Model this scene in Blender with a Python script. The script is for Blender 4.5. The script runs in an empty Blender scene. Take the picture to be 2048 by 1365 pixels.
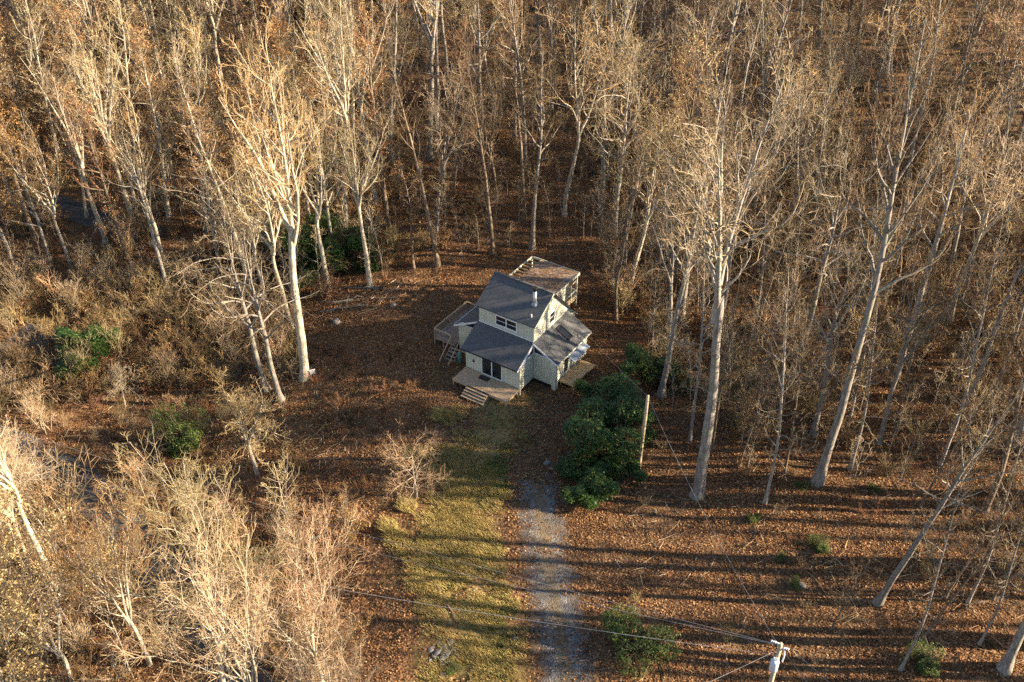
import bpy, math, random
import numpy as np
from math import radians, sin, cos, pi, sqrt, atan2
R_ = math.radians
C = bpy.context.scene.collection
SC = bpy.context.scene

# ------------------------------------------------------------------ camera, sky, sun, exposure
CAM_H, PITCH, FPX = 62.0, R_(37), 2000.0
cam = bpy.data.cameras.new('camera'); co = bpy.data.objects.new('camera', cam); C.objects.link(co)
co.location = (0, 0, CAM_H); co.rotation_euler = (pi/2 - PITCH, 0, 0)
cam.sensor_width = 36; cam.lens = 36*FPX/2048; cam.clip_end = 1500; cam.clip_start = 1
SC.camera = co
SUN_EL, SUN_DIR = R_(21), (1.0, -0.09)
w = bpy.data.worlds.new('World'); SC.world = w; w.use_nodes = True
wn = w.node_tree.nodes; bg = wn['Background']
sky = wn.new('ShaderNodeTexSky'); sky.sky_type = 'NISHITA'; sky.sun_disc = False
sky.sun_elevation = SUN_EL; sky.sun_rotation = atan2(SUN_DIR[0], SUN_DIR[1]); sky.altitude = 800
w.node_tree.links.new(sky.outputs[0], bg.inputs[0]); bg.inputs[1].default_value = 0.055
sl = bpy.data.lights.new('sun', 'SUN'); so = bpy.data.objects.new('sun', sl); C.objects.link(so)
sl.energy = 5.0; sl.angle = R_(0.5); sl.color = (1.0, 0.80, 0.56)
from mathutils import Vector
sv = Vector((SUN_DIR[0]*cos(SUN_EL), SUN_DIR[1]*cos(SUN_EL), sin(SUN_EL)))
so.rotation_euler = sv.to_track_quat('Z', 'Y').to_euler(); so.location = (60, 0, 60)
SC.view_settings.view_transform = 'Standard'; SC.view_settings.look = 'None'
SC.view_settings.gamma = 1; SC.view_settings.use_curve_mapping = False
SC.view_settings.exposure = 2.15
SC.cycles.use_denoising = False
SC.cycles.max_bounces = 4; SC.cycles.diffuse_bounces = 3; SC.cycles.transparent_max_bounces = 8

rng = np.random.default_rng(7)
random.seed(7)

# ------------------------------------------------------------------ small helpers
def sstep(a, b, x):
    t = np.clip((x-a)/(b-a), 0, 1); return t*t*(3-2*t)
def hgt(x, y):
    """height of the ground (metres) at world x, y"""
    x = np.asarray(x, float); y = np.asarray(y, float)
    h = 0.17*np.maximum(0, y-96)*sstep(96, 112, y)
    h = h - 3.2*sstep(-7, -34, x)*(1-0.55*sstep(95, 130, y))
    h = h + 0.055*np.maximum(0, x-10)*sstep(10, 22, x)
    h = h + 0.20*np.sin(x*0.31+1)*np.sin(y*0.23)*sstep(6, 14, np.hypot((x+1)*0.8, y-78)) + 0.06*np.sin(x*0.9)*np.sin(y*0.8+2)
    return h
def ray(px, py):
    u = (px-1024)/FPX; v = (682.5-py)/FPX
    return np.array([u, cos(PITCH)+v*sin(PITCH), -sin(PITCH)+v*cos(PITCH)])
def at(px, py, dz=0.0):
    """where the view ray through a pixel of the photograph meets the ground (+dz)"""
    r = ray(px, py); z = 0.0
    for _ in range(40):
        t = (z-CAM_H)/r[2]; z = 0.6*(float(hgt(r[0]*t, r[1]*t))+dz)+0.4*z
    t = (z-CAM_H)/r[2]
    return (r[0]*t, r[1]*t, z)
def topix(x, y, z):
    z = z-CAM_H; d = y*cos(PITCH)-z*sin(PITCH)
    return 1024+FPX*x/d, 682.5-FPX*(y*sin(PITCH)+z*cos(PITCH))/d
def inpoly(px, py, poly):
    c = False; n = len(poly)
    for i in range(n):
        x1, y1 = poly[i]; x2, y2 = poly[(i+1) % n]
        if (y1 > py) != (y2 > py) and px < (x2-x1)*(py-y1)/(y2-y1)+x1: c = not c
    return c

def tag(o, label=None, cat=None, group=None, kind=None):
    if label: o['label'] = label
    if cat: o['category'] = cat
    if group: o['group'] = group
    if kind: o['kind'] = kind
    return o
def empty(name, loc, rz=0.0, label=None, cat=None, group=None):
    o = bpy.data.objects.new(name, None); C.objects.link(o); o.location = loc; o.rotation_euler = (0, 0, rz)
    o.empty_display_size = 0.3
    return tag(o, label, cat, group)
def link(name, me, parent=None):
    o = bpy.data.objects.new(name, me); C.objects.link(o); o.parent = parent
    return o

class MB:
    def __init__(s): s.v = []; s.f = []; s.m = []
    def add(s, v, f, m=0):
        n = len(s.v); s.v += [tuple(map(float, a)) for a in v]; s.f += [tuple(n+i for i in q) for q in f]; s.m += [m]*len(f); return s
    def box(s, a, b, m=0):
        x0, y0, z0 = [min(p, q) for p, q in zip(a, b)]; x1, y1, z1 = [max(p, q) for p, q in zip(a, b)]
        return s.add([(x0,y0,z0),(x1,y0,z0),(x1,y1,z0),(x0,y1,z0),(x0,y0,z1),(x1,y0,z1),(x1,y1,z1),(x0,y1,z1)],
            [(0,3,2,1),(4,5,6,7),(0,1,5,4),(1,2,6,5),(2,3,7,6),(3,0,4,7)], m)
    def slab(s, pts, off, m=0):
        """polygon pts and the same polygon moved by off"""
        n = len(pts); q = [tuple(np.array(p)+np.array(off)) for p in pts]
        f = [tuple(range(n)), tuple(range(2*n-1, n-1, -1))]+[(i, i+n, (i+1) % n+n, (i+1) % n) for i in range(n)]
        return s.add(list(pts)+q, f, m)
    def bar(s, a, b, wd, ht, m=0, up=(0,0,1)):
        a = Vector(a); b = Vector(b); t = (b-a).normalized(); n = t.cross(Vector(up)).normalized()*wd/2
        q = n.cross(t).normalized()*ht/2
        v = [a-n-q, a+n-q, a+n+q, a-n+q, b-n-q, b+n-q, b+n+q, b-n+q]
        return s.add(v, [(0,1,2,3),(7,6,5,4),(0,4,5,1),(1,5,6,2),(2,6,7,3),(3,7,4,0)], m)
    def tube(s, pts, rad, k=8, m=0, cap=True):
        P = np.array(pts, float)[None]; Rr = np.array(rad, float)
        if Rr.ndim == 0: Rr = np.full(P.shape[1], float(Rr))
        v, f = tubes(P, Rr[None], k); n0 = len(v)
        ff = [tuple(q) for q in f]
        if cap: ff += [tuple(range(k))[::-1], tuple(range(n0-k, n0))]
        return s.add(v, ff, m)
    def build(s, name, mats, parent=None, smooth=False):
        me = bpy.data.meshes.new(name); me.from_pydata(s.v, [], s.f)
        for mm in (mats if isinstance(mats, (list, tuple)) else [mats]): me.materials.append(mm)
        me.polygons.foreach_set('material_index', s.m)
        if smooth: me.polygons.foreach_set('use_smooth', [True]*len(s.f))
        # recalculated outward normals
        import bmesh
        bm = bmesh.new(); bm.from_mesh(me); bmesh.ops.recalc_face_normals(bm, faces=bm.faces); bm.to_mesh(me); bm.free()
        me.update(); return link(name, me, parent)

def norm(a): return a/np.maximum(np.linalg.norm(a, axis=-1, keepdims=True), 1e-9)
def tubes(P, Rr, k):
    """P (N,M,3) centre lines, Rr (N,M) radii -> vertices, quads"""
    N, M, _ = P.shape
    T = np.empty_like(P); T[:, 1:-1] = P[:, 2:]-P[:, :-2]; T[:, 0] = P[:, 1]-P[:, 0]; T[:, -1] = P[:, -1]-P[:, -2]
    T = norm(T)
    mean = norm(P[:, -1]-P[:, 0]); a = np.where(np.abs(mean[:, 2:3]) > 0.7, np.array([[1., .13, 0]]), np.array([[.1, .2, 1.]]))
    n = norm(np.cross(T, a[:, None, :])); b = np.cross(T, n)
    ang = np.arange(k)*2*pi/k
    V = P[:, :, None, :]+Rr[:, :, None, None]*(np.cos(ang)[None, None, :, None]*n[:, :, None, :]+np.sin(ang)[None, None, :, None]*b[:, :, None, :])
    V = V.reshape(-1, 3)
    i = np.arange(N)[:, None, None]*M*k; j = np.arange(M-1)[None, :, None]*k; c = np.arange(k)[None, None, :]; c2 = (c+1) % k
    F = np.stack([i+j+c, i+j+c2, i+j+k+c2, i+j+k+c], -1).reshape(-1, 4)
    return V, F
def mesh_np(name, parts, mats, smooth=True):
    """parts: list of (V, F quads, material index)"""
    vs, fs, ms = [], [], []; n = 0
    for V, F, m in parts:
        vs.append(V); fs.append(F+n); ms.append(np.full(len(F), m, np.int32)); n += len(V)
    V = np.concatenate(vs).astype(np.float32); F = np.concatenate(fs).astype(np.int32); Mi = np.concatenate(ms)
    me = bpy.data.meshes.new(name); me.vertices.add(len(V)); me.vertices.foreach_set('co', V.ravel())
    me.loops.add(F.size); me.loops.foreach_set('vertex_index', F.ravel())
    me.polygons.add(len(F)); me.polygons.foreach_set('loop_start', np.arange(len(F), dtype=np.int32)*4)
    for mm in mats: me.materials.append(mm)
    me.polygons.foreach_set('material_index', Mi)
    me.polygons.foreach_set('use_smooth', np.full(len(F), smooth))
    me.update(calc_edges=True); return me

# ------------------------------------------------------------------ materials
class NT:
    def __init__(s, name):
        s.m = bpy.data.materials.new(name); s.m.use_nodes = True; s.t = s.m.node_tree; s.n = s.t.nodes; s.b = s.n['Principled BSDF']
        s.b.inputs['Roughness'].default_value = 0.85; s.b.inputs['Specular IOR Level'].default_value = 0.2
    def node(s, ty, **k):
        n = s.n.new(ty)
        for a, b in k.items(): setattr(n, a, b)
        return n
    def l(s, a, b): s.t.links.new(a, b)
    def coords(s, kind='Object'): return s.node('ShaderNodeTexCoord').outputs[kind]
    def noise(s, scale, detail=4, vec=None, rough=0.55, dist=0.0):
        n = s.node('ShaderNodeTexNoise'); n.inputs['Scale'].default_value = scale; n.inputs['Detail'].default_value = detail
        n.inputs['Roughness'].default_value = rough; n.inputs['Distortion'].default_value = dist
        if vec is not None: s.l(vec, n.inputs['Vector'])
        return n.outputs['Fac']
    def ramp(s, fac, stops):
        r = s.node('ShaderNodeValToRGB'); e = r.color_ramp.elements
        while len(e) > 1: e.remove(e[-1])
        e[0].position = stops[0][0]; e[0].color = (*stops[0][1], 1)
        for p, c in stops[1:]:
            q = e.new(p); q.color = (*c, 1)
        s.l(fac, r.inputs[0]); return r.outputs[0]
    def mix(s, fac, a, b, mode='MIX'):
        n = s.node('ShaderNodeMix', data_type='RGBA', blend_type=mode)
        for sock, val in ((n.inputs[0], fac), (n.inputs[6], a), (n.inputs[7], b)):
            if isinstance(val, (int, float)): sock.default_value = val
            elif isinstance(val, tuple): sock.default_value = (*val, 1)
            else: s.l(val, sock)
        return n.outputs[2]
    def math(s, op, a, b=0.0, clamp=False):
        n = s.node('ShaderNodeMath', operation=op); n.use_clamp = clamp
        for sock, val in ((n.inputs[0], a), (n.inputs[1], b)):
            if isinstance(val, (int, float)): sock.default_value = val
            else: s.l(val, sock)
        return n.outputs[0]
    def col(s, c):
        if isinstance(c, tuple): s.b.inputs['Base Color'].default_value = (*c, 1)
        else: s.l(c, s.b.inputs['Base Color'])
        return s
    def bump(s, h, strength=0.5, dist=0.05):
        n = s.node('ShaderNodeBump'); n.inputs['Strength'].default_value = strength; n.inputs['Distance'].default_value = dist
        s.l(h, n.inputs['Height']); s.l(n.outputs[0], s.b.inputs['Normal']); return s
    def set(s, **k):
        for a, v in k.items(): s.b.inputs[a.replace('_', ' ')].default_value = v
        return s
    def alpha(s, a):
        tr = s.node('ShaderNodeBsdfTransparent'); mx = s.node('ShaderNodeMixShader')
        s.l(a, mx.inputs[0]); s.l(tr.outputs[0], mx.inputs[1]); s.l(s.b.outputs[0], mx.inputs[2])
        s.l(mx.outputs[0], s.n['Material Output'].inputs[0]); return s

def plain(name, c, var=0.18, scale=6.0, rough=0.8, spec=0.2, bump=0.0, stretch=None):
    n = NT(name); v = n.coords()
    if stretch:
        mp = n.node('ShaderNodeMapping'); mp.inputs['Scale'].default_value = stretch; n.l(v, mp.inputs[0]); v = mp.outputs[0]
    f = n.noise(scale, 5, v); lo = tuple(x*(1-var) for x in c); hi = tuple(min(1, x*(1+var)) for x in c)
    n.col(n.ramp(f, [(0.3, lo), (0.7, hi)])); n.set(Roughness=rough, Specular_IOR_Level=spec)
    if bump: n.bump(f, bump, 0.02)
    return n.m

def bark(name, lo, mid, hi, streak=True):
    n = NT(name); v = n.coords(); mp = n.node('ShaderNodeMapping'); mp.inputs['Scale'].default_value = (5, 5, 0.9 if streak else 4)
    n.l(v, mp.inputs[0]); f = n.noise(2.0, 6, mp.outputs[0], 0.65); g = n.noise(0.7, 3, v)
    oi = n.node('ShaderNodeObjectInfo').outputs['Random']
    c = n.ramp(f, [(0.30, lo), (0.5, mid), (0.68, hi)])
    c = n.mix(n.math('MULTIPLY', n.math('GREATER_THAN', g, 0.56), 0.35), c, tuple(x*0.75 for x in (hi[0]*0.8, hi[1], hi[2]*0.7)))
    c = n.mix(n.math('MULTIPLY', n.ramp(n.noise(1.6, 6, v, .75), [(.50, (0,0,0)), (.60, (1,1,1))]), .45), c, lo)
    br = n.node('ShaderNodeHueSaturation'); n.l(c, br.inputs['Color']); n.l(n.math('ADD', n.math('MULTIPLY', oi, 0.5), 0.75), br.inputs['Value'])
    n.col(br.outputs[0]); n.bump(f, 0.9, 0.06); return n.m
def twigm(name, a, b):
    n = NT(name); v = n.coords(); f = n.noise(0.55, 3, v); oi = n.node('ShaderNodeObjectInfo').outputs['Random']
    ri = n.node('ShaderNodeNewGeometry').outputs['Random Per Island']
    c = n.ramp(n.math('ADD', n.math('MULTIPLY', f, 0.4), n.math('MULTIPLY', ri, 0.6)), [(0.22, a), (0.78, b)])
    # each tree has its own kind of bark: reddish, tan, grey, olive
    kind = n.ramp(n.math('FRACT', n.math('MULTIPLY', oi, 7.3)), [(0, (1.12,.86,.72)), (.3, (1,1,1)), (.55, (.82,.84,.88)), (.75, (.86,.90,.66)), (1, (1.16,.92,.70))])
    c = n.mix(0.9, c, kind, 'MULTIPLY')
    br = n.node('ShaderNodeHueSaturation'); n.l(c, br.inputs['Color']); n.l(n.math('ADD', n.math('MULTIPLY', oi, 0.80), 0.42), br.inputs['Value'])
    n.col(br.outputs[0]); return n.m
def leafm(name, stops, rough=0.6, spec=0.3, trans=True):
    n = NT(name); ri = n.node('ShaderNodeNewGeometry').outputs['Random Per Island']
    oi = n.node('ShaderNodeObjectInfo').outputs['Random']
    c = n.ramp(n.math('FRACT', n.math('ADD', ri, n.math('MULTIPLY', oi, 0.37))), stops)
    n.col(c); n.set(Roughness=rough, Specular_IOR_Level=spec)
    if trans:
        tl = n.node('ShaderNodeBsdfTranslucent'); n.l(c, tl.inputs[0]); mx = n.node('ShaderNodeMixShader'); mx.inputs[0].default_value = 0.3
        n.l(n.b.outputs[0], mx.inputs[1]); n.l(tl.outputs[0], mx.inputs[2]); n.l(mx.outputs[0], n.n['Material Output'].inputs[0])
    return n.m

M = {}
M['bark_grey'] = bark('bark_grey', (.12,.10,.085), (.27,.24,.21), (.42,.39,.35))
M['bark_pale'] = bark('bark_pale', (.17,.14,.10), (.42,.365,.285), (.64,.58,.48))
M['bark_brown'] = bark('bark_brown', (.07,.05,.037), (.17,.125,.09), (.28,.22,.165))
M['twig_tan'] = twigm('twig_tan', (.12,.088,.05), (.44,.34,.21))
M['twig_red'] = twigm('twig_red', (.15,.08,.05), (.40,.235,.14))
M['twig_pale'] = twigm('twig_pale', (.30,.22,.13), (.66,.53,.36))
M['twig_dark'] = twigm('twig_dark', (.07,.05,.032), (.26,.19,.12))
M['leaf_gold'] = leafm('leaf_gold', [(0,(.25,.125,.05)), (.5,(.42,.23,.09)), (1,(.56,.36,.16))])
M['leaf_bud'] = leafm('leaf_bud', [(0,(.40,.26,.10)), (.5,(.62,.46,.20)), (1,(.75,.62,.32))])
M['leaf_green'] = leafm('leaf_green', [(0,(.016,.05,.014)), (.45,(.035,.095,.022)), (.85,(.085,.15,.035)), (1,(.24,.26,.07))], 0.38, 0.5)
M['leaf_yellowgreen'] = leafm('leaf_yellowgreen', [(0,(.05,.08,.02)), (.6,(.11,.16,.035)), (1,(.22,.26,.06))], 0.5, 0.4)
M['litter_leaf'] = leafm('litter_leaf', [(0,(.09,.04,.022)), (.35,(.21,.10,.045)), (.7,(.36,.19,.085)), (.93,(.50,.30,.14)), (1,(.60,.47,.30))], 0.7, 0.2)
M['dry_grass'] = leafm('dry_grass', [(0,(.24,.17,.06)), (.5,(.46,.36,.14)), (.85,(.60,.50,.22)), (1,(.26,.30,.07))], 0.7, 0.2)
M['green_grass'] = leafm('green_grass', [(0,(.08,.11,.025)), (.6,(.18,.22,.05)), (1,(.38,.36,.12))], 0.7, 0.2)

def ground_mat():
    n = NT('leaf_litter'); v = n.coords()
    big = n.noise(0.08, 4, v); mid = n.noise(0.7, 5, v, 0.65); fine = n.noise(6.0, 4, v, 0.7)
    vo = n.node('ShaderNodeTexVoronoi'); vo.inputs['Scale'].default_value = 6.5; vo.inputs['Randomness'].default_value = 1; n.l(v, vo.inputs['Vector'])
    sep = n.node('ShaderNodeSeparateColor'); n.l(vo.outputs['Color'], sep.inputs[0])
    a = n.ramp(sep.outputs[0], [(0, (.045,.024,.014)), (.35, (.11,.058,.030)), (.7, (.22,.12,.058)), (1, (.37,.22,.11))])
    b = n.ramp(fine, [(.3, (.045,.026,.016)), (.7, (.20,.115,.06))])
    c = n.mix(0.45, a, b)
    c = n.mix(n.ramp(mid, [(.42, (0,0,0)), (.62, (1,1,1))]), c, n.mix(0.55, c, (.06,.038,.024)))
    moss = n.math('MULTIPLY', n.ramp(n.noise(0.16, 5, v, 0.7), [(.56, (0,0,0)), (.68, (1,1,1))]), 0.55)
    c = n.mix(moss, c, (.075,.078,.022))
    soil = n.ramp(big, [(.55, (0,0,0)), (.72, (1,1,1))])
    c = n.mix(n.math('MULTIPLY', soil, 0.5), c, (.085,.052,.034))
    drift = n.ramp(n.noise(0.9, 5, v, .7, 1.0), [(.50, (0,0,0)), (.64, (1,1,1))]); c = n.mix(n.math('MULTIPLY', drift, .35), c, (.33,.20,.10))
    n.col(c); n.bump(n.math('ADD', n.math('MULTIPLY', vo.outputs['Distance'], 0.6), fine), 0.9, 0.14); n.set(Roughness=0.9)
    return n.m
M['ground'] = ground_mat()

def edge_alpha(n, v, lo=0.1, hi=0.75):
    e = n.node('ShaderNodeAttribute'); e.attribute_name = 'edge'
    s = n.math('ADD', e.outputs['Fac'], n.math('MULTIPLY', n.math('SUBTRACT', n.noise(0.8, 7, v, 0.75), 0.5), 1.9))
    r = n.node('ShaderNodeMapRange'); r.inputs[1].default_value = lo+0.2; r.inputs[2].default_value = hi; n.l(s, r.inputs[0]); r.clamp = True
    return r.outputs[0]
def lawn_mat():
    n = NT('rough_lawn'); v = n.coords(); f = n.noise(9, 5, v, 0.75); g = n.noise(0.35, 5, v, 0.6); k = n.noise(1.6, 4, v, 0.6)
    dry = n.ramp(f, [(.3, (.12,.085,.035)), (.5, (.26,.195,.075)), (.7, (.44,.35,.15))])
    grn = n.ramp(f, [(.3, (.06,.065,.02)), (.7, (.19,.185,.055))])
    c = n.mix(n.math('MULTIPLY', n.ramp(g, [(.47, (0,0,0)), (.66, (1,1,1))]), .75), dry, grn)
    c = n.mix(n.math('MULTIPLY', n.ramp(k, [(.52, (0,0,0)), (.66, (1,1,1))]), 0.6), c, n.ramp(f, [(.3, (.10,.055,.028)), (.7, (.26,.15,.075))]))
    n.col(c); n.bump(f, 0.8, 0.1); n.alpha(edge_alpha(n, v)); return n.m
def gravel_mat():
    n = NT('gravel_drive'); v = n.coords()
    vo = n.node('ShaderNodeTexVoronoi'); vo.inputs['Scale'].default_value = 14; n.l(v, vo.inputs['Vector'])
    sep = n.node('ShaderNodeSeparateColor'); n.l(vo.outputs['Color'], sep.inputs[0])
    c = n.ramp(sep.outputs[0], [(0, (.075,.074,.074)), (.5, (.155,.152,.150)), (1, (.30,.292,.285))])
    k = n.noise(0.5, 5, v, 0.7)
    c = n.mix(n.math('MULTIPLY', n.ramp(k, [(.46, (0,0,0)), (.62, (1,1,1))]), 0.45), c, (.19,.135,.085))
    cr = n.node('ShaderNodeAttribute'); cr.attribute_name = 'cross'
    q = n.math('ADD', n.math('ABSOLUTE', cr.outputs['Fac']), n.math('MULTIPLY', n.math('SUBTRACT', n.noise(1.1, 5, v, .7), .5), .5))
    c = n.mix(n.math('MULTIPLY', n.ramp(q, [(.10, (1,1,1)), (.26, (0,0,0))]), .6), c, (.17,.125,.06))
    n.col(c); n.bump(vo.outputs['Distance'], 0.7, 0.05); n.alpha(edge_alpha(n, v, 0.15, 1.0)); return n.m
def road_mat():
    n = NT('asphalt'); v = n.coords(); f = n.noise(30, 3, v); g = n.noise(0.4, 5, v)
    c = n.mix(0.5, n.ramp(f, [(.3, (.035,.036,.040)), (.7, (.07,.072,.078))]), n.ramp(g, [(.35, (.05,.05,.052)), (.65, (.10,.098,.095))]))
    n.col(c); n.bump(f, 0.3, 0.01); return n.m
def siding_mat():
    n = NT('sage_siding'); v = n.coords(); mp = n.node('ShaderNodeMapping'); mp.inputs['Scale'].default_value = (6, 6, 0.6); n.l(v, mp.inputs[0])
    f = n.noise(1.2, 6, mp.outputs[0], 0.7); g = n.noise(1.1, 3, v)
    c = n.mix(0.5, n.ramp(f, [(.3, (.48,.485,.39)), (.7, (.64,.635,.52))]), n.ramp(g, [(.35, (.46,.465,.38)), (.65, (.64,.635,.53))]))
    n.col(c); n.bump(f, 0.15, 0.01); n.set(Roughness=0.6); return n.m
def shingle_mat():
    n = NT('asphalt_shingle'); v = n.coords()
    br = n.node('ShaderNodeTexBrick'); br.inputs['Scale'].default_value = 1; br.inputs['Brick Width'].default_value = 0.33; br.inputs['Row Height'].default_value = 0.15
    br.inputs['Mortar Size'].default_value = 0.012; br.inputs['Bias'].default_value = -0.1
    br.inputs['Color1'].default_value = (.060,.074,.092,1); br.inputs['Color2'].default_value = (.115,.125,.138,1); br.inputs['Mortar'].default_value = (.03,.03,.032,1)
    n.l(n.coords('UV'), br.inputs['Vector'])
    f = n.noise(1.2, 6, v, 0.7); s = n.noise(60, 2, v)
    c = n.mix(0.55, br.outputs['Color'], n.ramp(f, [(.3, (.055,.070,.085)), (.7, (.15,.15,.15))]))
    c = n.mix(0.3, c, n.ramp(s, [(.35, (.04,.04,.045)), (.65, (.24,.23,.22))]))
    n.col(c); n.bump(n.math('ADD', br.outputs['Fac'], n.math('MULTIPLY', s, 0.3)), 0.5, -0.02); n.set(Roughness=0.85); return n.m
def plank_mat(name, lo, hi, axis=0):
    n = NT(name); v = n.coords(); mp = n.node('ShaderNodeMapping'); sc = [9, 9, 9]; sc[axis] = 0.8; mp.inputs['Scale'].default_value = sc; n.l(v, mp.inputs[0])
    f = n.noise(1.5, 6, mp.outputs[0], 0.65); ri = n.node('ShaderNodeNewGeometry').outputs['Random Per Island']
    c = n.ramp(f, [(.3, lo), (.7, hi)])
    h = n.node('ShaderNodeHueSaturation'); n.l(c, h.inputs['Color']); n.l(n.math('ADD', n.math('MULTIPLY', ri, 0.45), 0.75), h.inputs['Value'])
    n.col(h.outputs[0]); n.bump(f, 0.3, 0.01); n.set(Roughness=0.75); return n.m
def old_roof_mat():
    n = NT('leaf_strewn_roof'); v = n.coords(); f = n.noise(5, 6, v, 0.75); g = n.noise(0.7, 4, v)
    vo = n.node('ShaderNodeTexVoronoi'); vo.inputs['Scale'].default_value = 7; n.l(v, vo.inputs['Vector'])
    sep = n.node('ShaderNodeSeparateColor'); n.l(vo.outputs['Color'], sep.inputs[0])
    lf = n.ramp(sep.outputs[0], [(0, (.14,.08,.05)), (.5, (.27,.17,.105)), (1, (.42,.30,.20))])
    c = n.mix(n.ramp(n.math('ADD', g, n.math('MULTIPLY', f, 0.4)), [(.5, (0,0,0)), (.66, (1,1,1))]), (.30,.27,.24), lf)
    n.col(c); n.bump(f, 0.5, 0.04); return n.m
M['lawn'] = lawn_mat(); M['gravel'] = gravel_mat(); M['road'] = road_mat(); M['siding'] = siding_mat(); M['shingle'] = shingle_mat()
M['deck_grey'] = plank_mat('grey_deck_wood', (.20,.155,.12), (.38,.31,.25), 0)
M['deck_warm'] = plank_mat('warm_deck_wood', (.34,.24,.15), (.58,.44,.29), 0)
M['deck_tan'] = plank_mat('tan_deck_wood', (.40,.28,.14), (.62,.46,.26), 1)
M['old_roof'] = old_roof_mat()
M['white'] = plain('white_trim', (.74,.75,.76), .06, 4, 0.5, 0.4)
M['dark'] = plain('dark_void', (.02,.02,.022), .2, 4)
M['steel'] = NT('stainless_steel').col((.55,.56,.58)).set(Metallic=0.7, Roughness=0.45).m
M['galv'] = plain('galvanised_roofing', (.30,.35,.42), .2, 3, 0.5, 0.4)
M['black'] = plain('black_metal', (.025,.022,.02), .3, 8, 0.5, 0.4)
M['teal'] = plain('teal_paint', (.06,.17,.15), .15, 4, 0.4, 0.5)
M['stone'] = plain('pale_stone', (.19,.18,.17), .3, 5, 0.85, 0.2, 0.6)
M['rubber'] = plain('dark_mat', (.05,.045,.04), .3, 12)
M['pole_wood'] = plank_mat('pole_wood', (.30,.23,.15), (.54,.44,.31), 2)
M['wire'] = plain('wire_metal', (.42,.42,.43), .05, 1, 0.4, 0.5)
M['porcelain'] = plain('grey_porcelain', (.62,.66,.72), .05, 4, 0.3, 0.5)
M['trans_grey'] = plain('transformer_grey', (.55,.60,.66), .06, 4, 0.45, 0.5)
def glass_mat():
    n = NT('window_glass'); n.col((.012,.014,.018)).set(Roughness=0.06, Specular_IOR_Level=0.8); return n.m
M['glass'] = glass_mat()

# ------------------------------------------------------------------ the setting: ground, lawn, driveway, road
def grid_sheet(name, xs, ys, mat, dz=0.0):
    X, Y = np.meshgrid(xs, ys); Z = hgt(X, Y)+dz
    nx, ny = len(xs), len(ys)
    V = np.stack([X, Y, Z], -1).reshape(-1, 3)
    i = np.arange(ny-1)[:, None]*nx+np.arange(nx-1)[None]
    F = np.stack([i, i+1, i+nx+1, i+nx], -1).reshape(-1, 4)
    return link(name, mesh_np(name, [(V, F, 0)], [mat]))
xs = np.concatenate([np.linspace(-600, -90, 12)[:-1], np.arange(-90, 90, 1.0), np.linspace(90, 600, 12)])
ys = np.concatenate([np.linspace(-200, 10, 8)[:-1], np.arange(10, 190, 1.0), np.linspace(190, 900, 14)])
g = grid_sheet('ground', xs, ys, M['ground']); tag(g, 'forest floor of brown leaf litter and moss', kind='structure')

def ribbon(name, centre, width, mat, dz, n=None, cols=13, ragged=0.0):
    """a strip that follows the ground along centre [(x, y)]; edge attribute runs 0 at its sides to 1 inside"""
    c = np.array(centre, float); seg = np.r_[0, np.cumsum(np.hypot(*np.diff(c, axis=0).T))]
    n = n or int(seg[-1]/0.5)+2; t = np.linspace(0, seg[-1], n)
    for _ in range(2):
        x = np.interp(t, seg, c[:, 0]); y = np.interp(t, seg, c[:, 1])
    k = np.ones(9)/9; xp = np.convolve(np.pad(x, 4, 'edge'), k, 'valid'); yp = np.convolve(np.pad(y, 4, 'edge'), k, 'valid')
    wd = np.interp(t, seg, np.broadcast_to(width, len(c)))
    dx, dy = np.gradient(xp), np.gradient(yp); L = np.hypot(dx, dy); nx, ny = -dy/L, dx/L
    s = np.linspace(-1, 1, cols)
    X = xp[:, None]+nx[:, None]*s[None]*wd[:, None]/2; Y = yp[:, None]+ny[:, None]*s[None]*wd[:, None]/2
    Z = hgt(X, Y)+dz; V = np.stack([X, Y, Z], -1).reshape(-1, 3)
    i = np.arange(n-1)[:, None]*cols+np.arange(cols-1)[None]
    F = np.stack([i, i+1, i+cols+1, i+cols], -1).reshape(-1, 4)
    me = mesh_np(name, [(V, F, 0)], [mat])
    e = np.minimum((1-np.abs(s))[None]*(1.2 if name != 'lawn' else .85), np.minimum(t, seg[-1]-t)[:, None]/4.0+0.0)
    at_ = me.attributes.new('edge', 'FLOAT', 'POINT'); at_.data.foreach_set('value', np.clip(e, 0, 1).astype(np.float32).ravel())
    at2 = me.attributes.new('cross', 'FLOAT', 'POINT'); at2.data.foreach_set('value', np.broadcast_to(s, X.shape).astype(np.float32).ravel())
    return link(name, me)
def gxy(*pts): return [at(px, py)[:2] for px, py in pts]
lawn_c = gxy((1000, 1500), (960, 1365), (930, 1200), (905, 1080), (930, 960), (1000, 860), (1010, 790), (1000, 760))
o = ribbon('lawn', lawn_c, [14, 13.5, 13, 13, 11, 10, 10, 8], M['lawn'], 0.05); tag(o, 'rough lawn of dry yellow and green grass', kind='structure')
drive_c = gxy((1160, 1700), (1140, 1450), (1125, 1300), (1100, 1150), (1085, 1050), (1080, 985), (1075, 925))
o = ribbon('driveway', drive_c, [6.2, 6.2, 6.2, 6.0, 6.0, 5.8, 5.2], M['gravel'], 0.09); tag(o, 'grey gravel driveway leading up to the house', kind='structure')
o = ribbon('road', gxy((560, 1500), (440, 1280), (300, 1110), (160, 965), (20, 890), (-250, 850)), 3.8, M['road'], 0.07); tag(o, 'asphalt road passing lower left', kind='structure')
o = ribbon('lane', gxy((-260, 800), (-60, 745), (30, 705), (100, 650)), 4.6, M['road'], 0.07); tag(o, 'paved lane at the left edge', kind='structure')
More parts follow.
